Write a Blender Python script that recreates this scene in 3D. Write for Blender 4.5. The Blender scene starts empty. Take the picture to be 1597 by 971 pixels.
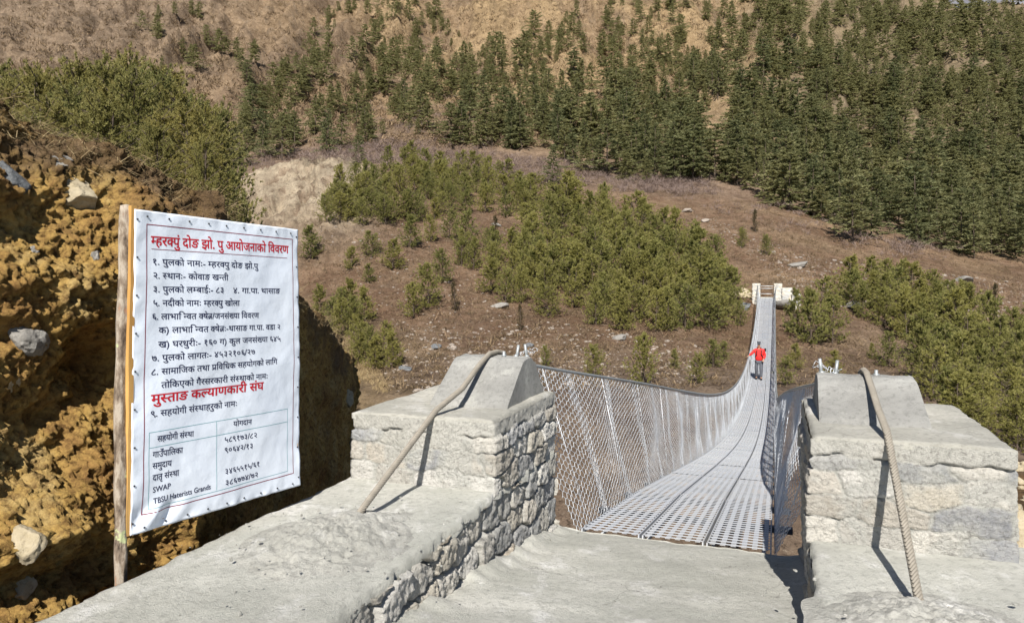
import bpy, bmesh, math, random
import numpy as np
from mathutils import Vector, Matrix
from mathutils.bvhtree import BVHTree
random.seed(7); rng = np.random.default_rng(7)
S = bpy.context.scene; COL = S.collection
R = math.radians
# ------------------------------------------------------------------ camera, sky, sun, exposure
F = 1130.0; CX = 798.5; HOR = 436.0; CH = 1.53            # focal length and horizon in photo pixels, eye height
cam = bpy.data.cameras.new('camera'); camo = bpy.data.objects.new('camera', cam); COL.objects.link(camo)
cam.sensor_width = 36; cam.lens = 36*F/1597; cam.shift_y = -(485.5-HOR)/1597
cam.clip_start = .05; cam.clip_end = 4000
camo.location = (0, 0, CH); camo.rotation_euler = (R(90), 0, 0); S.camera = camo
SUN_EL, SUN_AZ = 42.0, 8.5                                  # elevation; heading of the light, degrees right of +Y
W = bpy.data.worlds.new("World"); S.world = W; W.use_nodes = True
nt = W.node_tree; sky = nt.nodes.new('ShaderNodeTexSky'); sky.sky_type = 'NISHITA'; sky.sun_disc = False
sky.sun_elevation = R(SUN_EL); sky.sun_rotation = R(180+SUN_AZ); sky.altitude = 2500
nt.links.new(sky.outputs[0], nt.nodes['Background'].inputs[0]); nt.nodes['Background'].inputs[1].default_value = .060
sl = bpy.data.lights.new('sun', 'SUN'); sl.energy = 5.0; sl.angle = R(.5); sl.color = (1, .95, .87)
so = bpy.data.objects.new('sun', sl); COL.objects.link(so); so.location = (5, -20, 40)
sd = Vector((math.sin(R(SUN_AZ))*math.cos(R(SUN_EL)), math.cos(R(SUN_AZ))*math.cos(R(SUN_EL)), -math.sin(R(SUN_EL))))
so.rotation_euler = sd.to_track_quat('-Z', 'Y').to_euler()
S.view_settings.view_transform = 'Standard'; S.view_settings.look = 'None'
S.view_settings.exposure = 0.80; S.view_settings.gamma = 1
S.render.engine = 'CYCLES'
S.cycles.max_bounces = 5; S.cycles.diffuse_bounces = 3; S.cycles.transparent_max_bounces = 4
# ------------------------------------------------------------------ helpers
TH = R(19.9); sT, cT = math.sin(TH), math.cos(TH)
def B(u, v, z):                                             # bridge axes: u along, v to the right
    return np.stack(np.broadcast_arrays(sT*u+cT*v, cT*u-sT*v, z), -1).astype(float)
def BV(u, v, z): return Vector((sT*u+cT*v, cT*u-sT*v, z))
_perm = np.random.default_rng(3).permutation(512).astype(np.int64)
def _h(i, j, k): return _perm[(_perm[(_perm[i & 511]+j) & 511]+k) & 511]
_g = np.random.default_rng(5).normal(size=(512, 3)); _g /= np.linalg.norm(_g, axis=1)[:, None]
def noise(p):
    p = np.asarray(p, float); i = np.floor(p).astype(np.int64); f = p-i; w = f*f*f*(f*(f*6-15)+10)
    out = 0
    for a in (0, 1):
        for b in (0, 1):
            for c in (0, 1):
                g = _g[_h(i[..., 0]+a, i[..., 1]+b, i[..., 2]+c)]
                d = g[..., 0]*(f[..., 0]-a)+g[..., 1]*(f[..., 1]-b)+g[..., 2]*(f[..., 2]-c)
                wt = (w[..., 0] if a else 1-w[..., 0])*(w[..., 1] if b else 1-w[..., 1])*(w[..., 2] if c else 1-w[..., 2])
                out = out+wt*d
    return out*1.5
def fbm(p, o=4, gain=.5, ridged=False):
    p = np.asarray(p, float); s = 0; a = 1
    for k in range(o):
        n = noise(p*(2.03**k)+k*17.3)
        s = s+a*((1-2*np.abs(n)) if ridged else n); a *= gain
    return s
def sstep(a, b, x):
    t = np.clip((x-a)/(b-a), 0, 1); return t*t*(3-2*t)

def link(o, parent=None):
    COL.objects.link(o)
    if parent is not None: o.parent = parent
    return o
def mesh_np(name, V, Fq, mat=None, parent=None, smooth=False, cols=None, local=True):
    """one mesh object out of arrays; with a parent at loc, V stays in world space and is moved into the parent's space"""
    V = np.asarray(V, float).reshape(-1, 3)
    if parent is not None and local: V = V-np.array(parent.location)
    me = bpy.data.meshes.new(name)
    if not isinstance(Fq, (list, tuple)): Fq = [Fq]
    Fq = [np.asarray(f, np.int32) for f in Fq if len(f)]
    nl = sum(f.size for f in Fq); nf = sum(len(f) for f in Fq)
    me.vertices.add(len(V)); me.loops.add(nl); me.polygons.add(nf)
    me.vertices.foreach_set('co', V.ravel().astype(np.float32))
    me.loops.foreach_set('vertex_index', np.concatenate([f.ravel() for f in Fq]))
    st = []; c = 0
    for f in Fq: st.append(c+np.arange(len(f))*f.shape[1]); c += f.size
    me.polygons.foreach_set('loop_start', np.concatenate(st).astype(np.int32))
    me.polygons.foreach_set('use_smooth', np.full(nf, bool(smooth)))
    me.update(calc_edges=True)
    if cols is not None:
        for nm, arr in cols.items():
            arr = np.asarray(arr, np.float32)
            if arr.ndim == 1:
                at = me.attributes.new(nm, 'FLOAT', 'POINT'); at.data.foreach_set('value', arr)
            else:
                at = me.attributes.new(nm, 'FLOAT_COLOR', 'POINT')
                at.data.foreach_set('color', np.concatenate([arr, np.ones((len(arr), 1), np.float32)], 1).ravel())
    if mat: me.materials.append(mat)
    return link(bpy.data.objects.new(name, me), parent)
def grid_faces(n, m, wrap=False):                           # n rows of m points
    i = np.arange(n-1)[:, None]; j = np.arange(m if wrap else m-1)[None, :]; k = (j+1) % m
    return np.stack([i*m+j, i*m+k, (i+1)*m+k, (i+1)*m+j], -1).reshape(-1, 4)
class MB:                                                   # collects boxes, tubes and quads for one mesh
    def __init__(s): s.V = []; s.Q = []; s.T = []; s.n = 0
    def add(s, V, Q=None, T=None):
        V = np.asarray(V, float).reshape(-1, 3)
        if Q is not None and len(Q): s.Q.append(np.asarray(Q, int)+s.n)
        if T is not None and len(T): s.T.append(np.asarray(T, int)+s.n)
        s.V.append(V); s.n += len(V)
    def box(s, fn, a, b):                                   # fn maps (x,y,z) to world
        P = np.array([[(a, b)[i][0], (a, b)[j][1], (a, b)[k][2]] for i in (0, 1) for j in (0, 1) for k in (0, 1)])
        P = fn(P[:, 0], P[:, 1], P[:, 2]) if fn else P
        s.add(P, [[0, 1, 3, 2], [4, 6, 7, 5], [0, 4, 5, 1], [2, 3, 7, 6], [0, 2, 6, 4], [1, 5, 7, 3]])
    def tube(s, P, r, n=8, cap=True):
        P = np.asarray(P, float); m = len(P); r = np.broadcast_to(np.asarray(r, float), (m,))
        T = np.gradient(P, axis=0); T /= np.linalg.norm(T, axis=1)[:, None]+1e-12
        up = np.where(np.abs(T[:, 2:3]) > .9, [[1., 0, 0]], [[0, 0, 1.]])
        A = np.cross(T, up); A /= np.linalg.norm(A, axis=1)[:, None]; C = np.cross(T, A)
        t = np.arange(n)*2*math.pi/n
        V = P[:, None]+r[:, None, None]*(A[:, None]*np.cos(t)[None, :, None]+C[:, None]*np.sin(t)[None, :, None])
        q = grid_faces(m, n, True); V = V.reshape(-1, 3); T3 = []
        if cap:
            V = np.concatenate([V, P[:1], P[-1:]]); a = m*n
            for k in range(n): T3 += [[a, (k+1) % n, k], [a+1, (m-1)*n+k, (m-1)*n+(k+1) % n]]
        s.add(V, q, T3)
    def prism(s, P0, P1, r):                                # many thin three-sided wires at once
        P0 = np.asarray(P0, float); P1 = np.asarray(P1, float); d = P1-P0; d /= np.linalg.norm(d, axis=1)[:, None]+1e-12
        up = np.where(np.abs(d[:, 2:3]) > .9, [[1., 0, 0]], [[0, 0, 1.]])
        A = np.cross(d, up); A /= np.linalg.norm(A, axis=1)[:, None]+1e-12; C = np.cross(d, A)
        r = np.broadcast_to(np.asarray(r, float), (len(P0),))[:, None, None]
        t = np.arange(3)*2*math.pi/3+.5
        o = r*(A[:, None]*np.cos(t)[None, :, None]+C[:, None]*np.sin(t)[None, :, None])
        V = np.concatenate([P0[:, None]+o, P1[:, None]+o], 1).reshape(-1, 3)
        k = np.arange(len(P0))[:, None, None]*6
        s.add(V, (k+np.array([[0, 1, 4, 3], [1, 2, 5, 4], [2, 0, 3, 5]])[None]).reshape(-1, 4))
    def build(s, name, mat, parent=None, smooth=True, cols=None):
        return mesh_np(name, np.concatenate(s.V), ([np.concatenate(s.Q)] if s.Q else [])+([np.concatenate(s.T)] if s.T else []), mat, parent, smooth, cols)
def tag(o, label=None, cat=None, group=None, kind=None):
    if label: o['label'] = label
    if cat: o['category'] = cat
    if group: o['group'] = group
    if kind: o['kind'] = kind
    return o
def empty(name, loc, label=None, cat=None, group=None):
    o = bpy.data.objects.new(name, None); o.location = loc; o.empty_display_size = .2; COL.objects.link(o)
    return tag(o, label, cat, group)
# ------------------------------------------------------------------ materials
class MT:
    def __init__(s, name, rough=.8, spec=.3, metal=0):
        s.m = bpy.data.materials.new(name); s.m.use_nodes = True; s.t = s.m.node_tree; s.p = s.t.nodes['Principled BSDF']
        s.p.inputs['Roughness'].default_value = rough; s.p.inputs['Specular IOR Level'].default_value = spec
        s.p.inputs['Metallic'].default_value = metal
        s.tc = s.t.nodes.new('ShaderNodeTexCoord'); s.co = s.tc.outputs['Object']
    def n(s, ty, **k):
        x = s.t.nodes.new('ShaderNode'+ty)
        for a, b in k.items(): setattr(x, a, b)
        return x
    def L(s, a, b): s.t.links.new(a, b)
    def noise(s, scale, detail=4, rough=.55, stretch=None, w=0):
        x = s.n('TexNoise'); x.inputs['Scale'].default_value = scale; x.inputs['Detail'].default_value = detail; x.inputs['Roughness'].default_value = rough
        mp = s.n('Mapping'); s.L(s.co, mp.inputs[0]); s.L(mp.outputs[0], x.inputs['Vector'])
        mp.inputs[1].default_value = (w, w*1.3, w*.7)
        if stretch: mp.inputs[3].default_value = stretch
        return x.outputs[0]
    def ramp(s, fac, stops):
        x = s.n('ValToRGB'); s.L(fac, x.inputs[0]); e = x.color_ramp.elements
        while len(e) < len(stops): e.new(.5)
        for q, (p, c) in zip(e, stops):
            q.position = p; q.color = (c, c, c, 1) if isinstance(c, (int, float)) else (*c, 1)
        return x.outputs[0]
    def mix(s, fac, a, b, mode='MIX'):
        x = s.n('Mix', data_type='RGBA', blend_type=mode)
        for v, i in ((fac, 0), (a, 6), (b, 7)):
            if isinstance(v, (int, float)): x.inputs[i].default_value = v if i == 0 else (v, v, v, 1)
            elif isinstance(v, tuple): x.inputs[i].default_value = (*v, 1)
            else: s.L(v, x.inputs[i])
        return x.outputs[2]
    def attr(s, nm, fac=False):
        x = s.n('Attribute', attribute_name=nm); return x.outputs['Fac' if fac else 'Color']
    def rand(s): return s.n('ObjectInfo').outputs['Random']
    def bump(s, h, strength=.5, dist=.01):
        x = s.n('Bump'); x.inputs['Strength'].default_value = strength; x.inputs['Distance'].default_value = dist
        s.L(h, x.inputs['Height']); s.L(x.outputs[0], s.p.inputs['Normal'])
    def color(s, c):
        if isinstance(c, tuple): s.p.inputs['Base Color'].default_value = (*c, 1)
        else: s.L(c, s.p.inputs['Base Color'])
        return s
def plain(name, c, rough=.7, spec=.3, metal=0, var=.25, scale=20):
    m = MT(name, rough, spec, metal)
    m.color(m.mix(m.noise(scale), tuple(x*(1-var) for x in c), tuple(min(1, x*(1+var)) for x in c)))
    return m.m
def m_concrete(name, a, b, stain=(.70, .69, .66), rough=.9):
    m = MT(name, rough, .2)
    c = m.mix(m.ramp(m.noise(2.2, 6, .6), [(.35, 0.), (.68, 1.)]), a, b)
    c = m.mix(m.ramp(m.noise(5, 7, .7, (1, .6, 1), 4), [(.55, 0.), (.66, .8)]), c, stain)
    c = m.mix(m.ramp(m.noise(.9, 5, .65, None, 17), [(.4, 0.), (.62, .45)]), c, tuple(x*.68 for x in a))
    c = m.mix(m.ramp(m.noise(38, 4, .7, None, 9), [(.34, .5), (.5, 0.)]), c, tuple(x*.5 for x in a))
    m.color(c)
    vo = m.n('TexVoronoi', feature='DISTANCE_TO_EDGE'); vo.inputs['Scale'].default_value = 1.15
    wv = m.n('VectorMath', operation='ADD'); nz = m.n('TexNoise'); nz.inputs['Scale'].default_value = 3.; nz.inputs['Detail'].default_value = 8; m.L(m.co, nz.inputs['Vector']); sc = m.n('VectorMath', operation='SCALE'); sc.inputs['Scale'].default_value = .55
    m.L(nz.outputs['Color'], sc.inputs[0]); m.L(m.co, wv.inputs[0]); m.L(sc.outputs[0], wv.inputs[1]); m.L(wv.outputs[0], vo.inputs['Vector'])
    ck = m.mix(m.ramp(m.noise(1.3, 3, .5, None, 31), [(.5, 0.), (.58, 1.)]), 0., m.ramp(vo.outputs['Distance'], [(.001, .7), (.004, 0.)]))
    tw = m.ramp(m.noise(7, 6, .7, (.25, 1.6, 1), 3), [(.42, 0.), (.6, .35)])
    c = m.mix(tw, c, tuple(x*.78 for x in a)); c = m.mix(ck, c, (.10, .095, .085)); m.color(c)
    h = m.mix(.5, m.noise(22, 10, .78), m.noise(130, 6, .75)); m.bump(h, 1., .018)
    return m.m
M = {}
M['concrete'] = m_concrete('concrete', (.45, .45, .405), (.61, .60, .55), (.78, .77, .75))
M['cap'] = m_concrete('cap_concrete', (.40, .39, .345), (.58, .56, .50))
M['block'] = m_concrete('block_concrete', (.265, .262, .248), (.43, .425, .40), (.50, .50, .46))
M['mortar'] = m_concrete('mortar_heap', (.38, .375, .34), (.50, .49, .45))
m = MT('masonry', .92, .2)
c = m.mix(m.ramp(m.noise(18, 7, .7), [(.3, .0), (.7, 1.)]), m.attr('tint'), m.mix(.5, m.attr('tint'), (.62, .60, .55)))
c = m.mix(m.ramp(m.noise(60, 5, .7, None, 3), [(.32, .55), (.5, 0.)]), c, (.12, .11, .10)); m.color(c)
m.bump(m.mix(.5, m.noise(28, 10, .8), m.noise(110, 6, .75)), 1., .03); M['masonry'] = m.m
m = MT('terrain', .95, .1)
c = m.mix(m.ramp(m.noise(.35, 8, .75), [(.36, 0.), (.62, 1.)]), m.mix(.20, m.attr('tint'), (.60, .46, .32)), m.mix(.45, m.attr('tint'), (.08, .055, .04)))
c = m.mix(m.ramp(m.noise(.55, 5, .7, (1, 1, 2.5), 11), [(.56, 0.), (.68, .7)]), c, m.mix(.75, m.attr('tint'), (.07, .055, .03)))
c = m.mix(m.ramp(m.noise(1.7, 6, .75, None, 5), [(.5, 0.), (.72, .75)]), c, m.mix(.5, m.attr('tint'), (.42, .34, .25)))
c = m.mix(m.ramp(m.noise(4.5, 4, .7, None, 8), [(.56, 0.), (.66, .8)]), c, (.055, .04, .03))
c = m.mix(m.ramp(m.noise(.11, 8, .75, None, 71), [(.50, 0.), (.62, .65)]), c, m.mix(.55, m.attr('tint'), (.06, .045, .03)))
c = m.mix(m.ramp(m.noise(1.15, 7, .8, None, 41), [(.54, 0.), (.63, .8)]), c, m.mix(.6, m.attr('tint'), (.05, .032, .025)))
c = m.mix(m.ramp(m.noise(.8, 7, .8, None, 57), [(.57, 0.), (.66, .6)]), c, m.mix(.5, m.attr('tint'), (.42, .33, .25)))
c = m.mix(m.ramp(m.noise(2.6, 6, .8, None, 27), [(.60, 0.), (.66, .8)]), c, (.34, .28, .22)); m.color(c)
m.bump(m.mix(.5, m.noise(1.2, 9, .75), m.noise(6, 8, .75)), 1., .7); M['terrain'] = m.m
m = MT('soil', .95, .1)
c = m.ramp(m.noise(3.0, 8, .68), [(.26, (.13, .068, .028)), (.37, (.32, .185, .066)), (.52, (.44, .285, .09)), (.70, (.52, .39, .18))])
c = m.mix(m.ramp(m.noise(26, 6, .75, None, 4), [(.36, .8), (.55, 0.)]), c, (.09, .045, .02))
c = m.mix(m.ramp(m.noise(1.1, 3, .5, None, 14), [(.52, 0.), (.7, .5)]), c, (.13, .085, .05))
c = m.mix(m.attr('tint', True), c, m.ramp(m.noise(14, 6, .7), [(.3, (.05, .032, .02)), (.65, (.16, .11, .07))])); m.color(c)
m.bump(m.mix(.5, m.noise(22, 9, .75), m.noise(75, 6, .75)), 1., .035); M['soil'] = m.m
def m_rock(name, a, b):
    m = MT(name, .85, .25); c = m.mix(m.ramp(m.noise(9, 7, .7, (1, 1, 3)), [(.3, 0.), (.7, 1.)]), a, b)
    m.color(m.mix(m.ramp(m.noise(40, 4, .7), [(.3, .6), (.48, 0.)]), c, tuple(x*.4 for x in a))); m.bump(m.noise(25, 8, .75), .8, .02); return m.m
M['rock_pale'] = m_rock('pale_rock', (.33, .27, .17), (.46, .40, .29))
M['rock_grey'] = m_rock('grey_rock', (.15, .142, .13), (.31, .295, .27))
M['rock_dust'] = m_rock('dusty_stone', (.20, .16, .13), (.36, .32, .28))
M['rock_slate'] = m_rock('dark_slate', (.05, .055, .06), (.22, .23, .24))
M['galv'] = plain('galvanised_wire', (.66, .69, .73), .45, .5, .25, .12, 6)
m = MT('deck_steel', .6, .3, .0); m.co = m.n('NewGeometry').outputs['Position']
c = m.mix(m.rand(), (.28, .305, .35), (.37, .38, .40)); c = m.mix(m.ramp(m.noise(3, 5, .6), [(.5, 0.), (.75, .5)]), c, (.36, .33, .26)); m.color(c); M['deck'] = m.m
M['rod'] = plain('rod_steel', (.47, .49, .525), .6, .3, .0, .15, 3)
M['beam'] = plain('dark_steel', (.10, .11, .13), .5, .5, .4)
m = MT('steel_rope', .7, .3, .0); m.color(m.mix(m.noise(30, 5, .6), (.15, .135, .11), (.31, .28, .235))); M['rope'] = m.m
m = MT('banner_vinyl', .42, .4); m.color(m.mix(m.ramp(m.noise(3, 3), [(.4, 0.), (.7, 1.)]), (.70, .755, .85), (.74, .79, .87)))
m.bump(m.mix(.5, m.noise(5, 3, .5, (1, 1, .35)), m.noise(17, 3, .5)), .25, .02); M['banner'] = m.m
M['ink_navy'] = plain('navy_ink', (.012, .014, .06), .5, .3, 0, .1)
M['ink_red'] = plain('red_ink', (.52, .012, .025), .5, .3, 0, .1)
M['ink_maroon'] = plain('maroon_ink', (.22, .015, .035), .5, .3, 0, .1)
M['ink_teal'] = plain('teal_ink', (.13, .36, .38), .5, .3, 0, .1)
m = MT('raw_log', .9, .2); c = m.ramp(m.noise(16, 7, .7, (1, 1, .4)), [(.36, (.06, .045, .035)), (.46, (.20, .155, .115)), (.54, (.36, .31, .25)), (.62, (.24, .19, .15)), (.70, (.42, .17, .07))])
c = m.mix(m.ramp(m.noise(11, 4, .6, None, 21), [(.62, 0.), (.66, 1.)]), c, (.42, .46, .25)); m.color(c); m.bump(m.noise(30, 6, .7, (1, 1, .3)), .8, .01); M['log'] = m.m
m = MT('sawn_batten', .7, .3); m.color(m.ramp(m.noise(14, 5, .6, (1, 1, .12)), [(.3, (.38, .20, .055)), (.7, (.62, .38, .13))])); M['batten'] = m.m
M['tack'] = plain('tack_black', (.02, .02, .025), .4, .5)
M['bolt'] = plain('bolt_zinc', (.30, .32, .33), .5, .5, .4)
def m_leaf(name, a, b, c3, trans=.25):
    m = MT(name, .65, .25); c = m.mix(m.rand(), a, b)
    c = m.mix(m.attr('tint', True), c, c3); m.color(c)
    try:
        m.p.inputs['Subsurface Weight'].default_value = 0
    except Exception: pass
    tr = m.n('BsdfTranslucent'); m.L(c, tr.inputs[0]); mx = m.n('MixShader'); mx.inputs[0].default_value = trans
    m.L(m.p.outputs[0], mx.inputs[1]); m.L(tr.outputs[0], mx.inputs[2]); m.L(mx.outputs[0], m.t.nodes['Material Output'].inputs[0]); return m.m
M['young'] = m_leaf('young_pine_needles', (.16, .18, .052), (.30, .28, .075), (.36, .33, .12), .45)
M['bush'] = m_leaf('olive_pine_needles', (.125, .15, .05), (.30, .255, .075), (.30, .27, .10), .4)
M['dark'] = m_leaf('forest_needles', (.135, .16, .076), (.275, .265, .12), (.30, .29, .14), .5)
M['juniper'] = m_leaf('juniper_needles', (.05, .055, .025), (.08, .065, .03), (.13, .09, .04))
M['bark'] = plain('bark', (.085, .065, .05), .9, .2, 0, .4, 8)
M['twig'] = m_leaf('bare_twigs', (.14, .10, .085), (.19, .14, .12), (.25, .19, .165), .1)
M['straw'] = m_leaf('dry_grass', (.22, .15, .08), (.32, .24, .13), (.42, .33, .18), .2)
M['scrub'] = m_leaf('low_scrub', (.06, .045, .025), (.13, .085, .05), (.30, .215, .125), .2)
# ------------------------------------------------------------------ terrain: knots of ground height per bearing
D = np.array([1.2, 3, 4.5, 6, 8, 12, 18, 26, 34, 42, 50, 60, 75, 95, 115, 140, 180, 240, 320, 430, 560])
near_left = [-.4, -.3, .2, 1.1, 1.8, 2.4, 3.0, 4.0]
near_gap = [-.6, -.6, -.7, -1.2, -2.5, -5.5, -8.5, -9]
near_mid = [-.7, -.7, -.9, -1.7, -3.2, -6, -8.5, -8.8]
near_right = [.0, .05, .22, .05, -1.2, -3.5, -5.2, -5.6]
Y = {  # photo row of the ground at each distance from 34 m out
 -900: (near_left, [345, 345, 345, 340, 325, 300, 280, 250, 195, 100, 0, -90, -120]),
 0: (near_left, [330, 335, 335, 330, 315, 290, 270, 235, 165, 70, -20, -120, -150]),
 200: (near_left, [330, 335, 335, 330, 315, 290, 270, 240, 180, 85, -10, -110, -150]),
 330: (near_left, [340, 350, 350, 345, 330, 300, 280, 256, 195, 100, 0, -100, -150]),
 385: (near_gap, [640, 600, 560, 480, 360, 286, 281, 260, 200, 105, 0, -100, -150]),
 490: (near_gap, [620, 582, 528, 455, 362, 258, 264, 250, 205, 110, 5, -100, -150]),
 570: (near_gap, [612, 575, 515, 445, 355, 262, 262, 247, 207, 110, 5, -100, -150]),
 640: (near_mid, [605, 570, 512, 448, 365, 296, 265, 245, 207, 112, 5, -100, -150]),
 750: (near_mid, [602, 572, 516, 460, 382, 322, 285, 250, 205, 110, 0, -110, -150]),
 900: (near_mid, [602, 576, 522, 464, 392, 332, 297, 264, 212, 115, 0, -110, -150]),
 1050: (near_mid, [604, 585, 528, 470, 398, 338, 304, 274, 218, 120, 5, -110, -150]),
 1200: (near_mid, [612, 592, 533, 471, 408, 348, 314, 282, 222, 120, 5, -110, -150]),
 1350: (near_mid, [628, 595, 545, 487, 432, 384, 350, 315, 250, 145, 30, -60, -110]),
 1500: (near_right, [650, 606, 560, 508, 458, 414, 380, 340, 270, 160, 40, 52, 60]),
 1620: (near_right, [668, 618, 572, 524, 474, 428, 392, 350, 280, 165, 42, 55, 60]),
 2400: (near_right, [680, 630, 580, 530, 480, 434, 396, 352, 282, 165, 45, 50, 60])}
PXS = np.array(sorted(Y)); ZK = np.array([list(Y[p][0])+[CH-(y-HOR)*d/F for y, d in zip(Y[p][1], D[8:])] for p in PXS])
nx, nd = 620, 430
px = np.concatenate([np.linspace(-900, -100, 60, endpoint=False), np.linspace(-100, 1700, 480, endpoint=False), np.linspace(1700, 2400, 80)])
dd = np.concatenate([np.geomspace(1.2, 30, 120, endpoint=False), np.geomspace(30, 560, 310)])
T1 = np.array([np.interp(np.log(dd), np.log(D), z) for z in ZK])           # knots x distances
for _ in range(5): T1[:, 1:-1] = .25*T1[:, :-2]+.5*T1[:, 1:-1]+.25*T1[:, 2:]
ZT = np.array([np.interp(px, PXS, T1[:, j]) for j in range(nd)])             # nd x nx
for _ in range(6): ZT[:, 1:-1] = .25*ZT[:, :-2]+.5*ZT[:, 1:-1]+.25*ZT[:, 2:]
PX, DD = np.meshgrid(px, dd); XT = (PX-CX)/F*DD
P3 = np.stack([XT, DD, ZT], -1)
far = sstep(120, 200, DD)
ZT = ZT+(1-far)*(fbm(P3*.12, 4)*.55+fbm(P3*.6, 4)*.16)*sstep(20, 36, DD)+sstep(4, 12, DD)*(1-sstep(20, 36, DD))*fbm(P3*.4, 5)*.5
ZT = ZT+np.exp(-(((PX-470)/120)**4))*sstep(60, 72, DD)*(1-sstep(93, 104, DD))*fbm(np.stack([XT*.55, DD*.07, ZT*.1], -1), 4, .6, True)*.9
gul = fbm(np.stack([XT*.045, DD*.012, ZT*.004], -1), 4, .5, True)             # gullies run down the slope
ZT = ZT+far*(gul*7.5+fbm(P3*.03, 4)*4+fbm(P3*.11, 5, .6)*2.6+fbm(P3*.42, 3)*.9)
uu_ = XT*sT+DD*cT; vv_ = XT*cT-DD*sT+.56
wb = (1-sstep(1.3, 4., np.abs(vv_)))*sstep(44, 52, uu_)*(1-sstep(68, 78, uu_))
ZT = ZT*(1-wb)+wb*np.minimum(ZT, np.interp(uu_, [44, 56, 63.2, 63.6, 67, 80], [-4.2, -2.3, -.9, -.15, -.05, .9]))
P3[..., 2] = ZT
PY = HOR+(CH-ZT)*F/DD
n1 = fbm(P3*.02+3, 4); n2 = fbm(P3*.08+9, 4)
n3 = fbm(P3*.45+21, 4); col = np.zeros(P3.shape)+np.array([.205, .118, .070])                       # red brown slope
def lay(colr, w): 
    global col; col = col*(1-w[..., None])+np.array(colr)*w[..., None]
lay((.30, .20, .115), sstep(.0, .5, n2)*.7)
lay((.20, .165, .14), sstep(.1, .5, n1+sstep(480, 620, PY)*.3)*sstep(460, 560, PY)*.6)  # grey scree low down
ero = fbm(np.stack([XT*.9, DD*.12, ZT*.25], -1), 4, .6, True)
outc = np.exp(-(((PX-470)/110)**4))*sstep(62, 80, DD)*(1-sstep(98, 112, DD))
lay((.54, .45, .325), np.clip(outc*1.2+n2*.4*outc, 0, 1))
lay((.26, .20, .13), np.clip(outc, 0, 1)*sstep(.35, 1.0, -ero+.9)*.55)
lay((.22, .15, .10), np.clip(outc, 0, 1)*sstep(.1, .45, n3)*.7)
lay((.40, .29, .15), np.exp(-(((PX-520)/90)**2))*sstep(480, 540, PY)*(DD > 20)*sstep(-.2, .3, n2)*.9)
lay((.19, .13, .10), sstep(105, 125, DD)*(1-sstep(150, 185, DD))*.8)         # bench under the bare shrubs
lay((.225, .150, .078), far*.9); lay((.13, .085, .052), far*sstep(-.15, .35, n1)*.8)
lay((.20, .145, .10), far*(1-sstep(150, 560, PX))*.8)
lay((.11, .08, .055), far*sstep(.1, .5, n3)*.7)
lay((.34, .235, .115), far*sstep(.55, 1.25, gul)*sstep(520, 640, PX)*.8)
lay((.13, .085, .055), sstep(.15, .55, n3)*.55*(1-far))
lay((.30, .215, .145), sstep(.25, .7, -n3)*.5*(1-far))
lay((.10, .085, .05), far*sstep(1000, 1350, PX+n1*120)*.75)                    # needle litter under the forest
lay((.33, .185, .062), (1-sstep(14, 26, DD))*.9)
lay((.10, .055, .03), (1-sstep(14, 26, DD))*sstep(.05, .4, n3)*.8)
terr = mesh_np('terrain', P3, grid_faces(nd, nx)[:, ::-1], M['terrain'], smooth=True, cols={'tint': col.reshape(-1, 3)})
tag(terr, kind='structure')
BV_T = BVHTree.FromPolygons(P3.reshape(-1, 3).tolist(), grid_faces(nd, nx).tolist())
def ground(pxx, pyy, dmin=14):
    d = Vector(((pxx-CX)/F, 1, -(pyy-HOR)/F)); o = Vector((0, 0, CH))+d*dmin
    h = BV_T.ray_cast(o, d.normalized()); return h[0]
def drop(x, y, z=400):
    h = BV_T.ray_cast(Vector((x, y, z)), Vector((0, 0, -1))); return h[0]
# ---- far bluish mountain glimpsed above the ridge on the right
gx = np.linspace(200, 1500, 90); gy = np.linspace(900, 1500, 50); GX, GY = np.meshgrid(gx, gy)
GZ = -60+sstep(900, 1350, GY)*620+fbm(np.stack([GX*.004, GY*.004, GX*0], -1), 5, .5, True)*60
GZ = np.where(GX < 420, GZ*sstep(200, 420, GX), GZ)
mm = MT('far_rock_face', .95, .1); mm.color(mm.ramp(mm.noise(.012, 6, .7), [(.4, (.10, .10, .115)), (.58, (.16, .16, .18)), (.74, (.34, .35, .38))]))
tag(mesh_np('hills', np.stack([GX, GY, GZ], -1), grid_faces(50, 90)[:, ::-1], mm.m, smooth=True), kind='structure')
# ------------------------------------------------------------------ near dirt bank on the left
NU = 640; NTB = 430; us = np.concatenate([np.linspace(.3, 3.0, 400, endpoint=False), np.linspace(3.0, 7.7, 240)]); ts = np.linspace(0, 1, NTB)
ztop = np.interp(us, [.3, 1.5, 1.95, 2.22, 2.68, 3.4, 4.2, 5.0, 5.9, 6.95, 7.3, 7.7], [2.46, 2.36, 2.26, 2.17, 1.98, 1.74, 1.52, 1.33, 1.02, .62, .2, -.8])
vf = np.interp(us, [.3, 2.40, 3.2, 5.0, 6.90, 7.05, 7.3, 7.7], [-2.42, -2.15, -2.93, -3.65, -4.45, -4.30, -4.2, -4.4])
ln = np.interp(us, [.3, 2.3, 2.8, 6.9, 7.05, 7.7], [.78, .70, -.06, -.10, .35, .6])
zbt = np.interp(us, [3, 5, 7.7], [-.75, -1.6, -3.2])
U, TT = np.meshgrid(us, ts); bc = lambda x: np.broadcast_to(x, U.shape)
face = np.clip(TT/.72, 0, 1); topp = np.clip((TT-.72)/.28, 0, 1)
zz = bc(zbt)+bc(ztop-zbt)*face**.96+topp*.12-topp**2*.25
vv = bc(vf)-bc(ln)*face**1.3-.12*sstep(.88, 1, face)*bc(ln > 0)-2.4*topp
P = np.stack([U, vv, zz], -1); Q = np.stack([U, vv*.8, zz], -1)
amp = .4+.6*sstep(0, .15, face)
amp = amp*np.where(U < 2.6, 1, np.where(U < 6.8, .45, .9))
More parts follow.
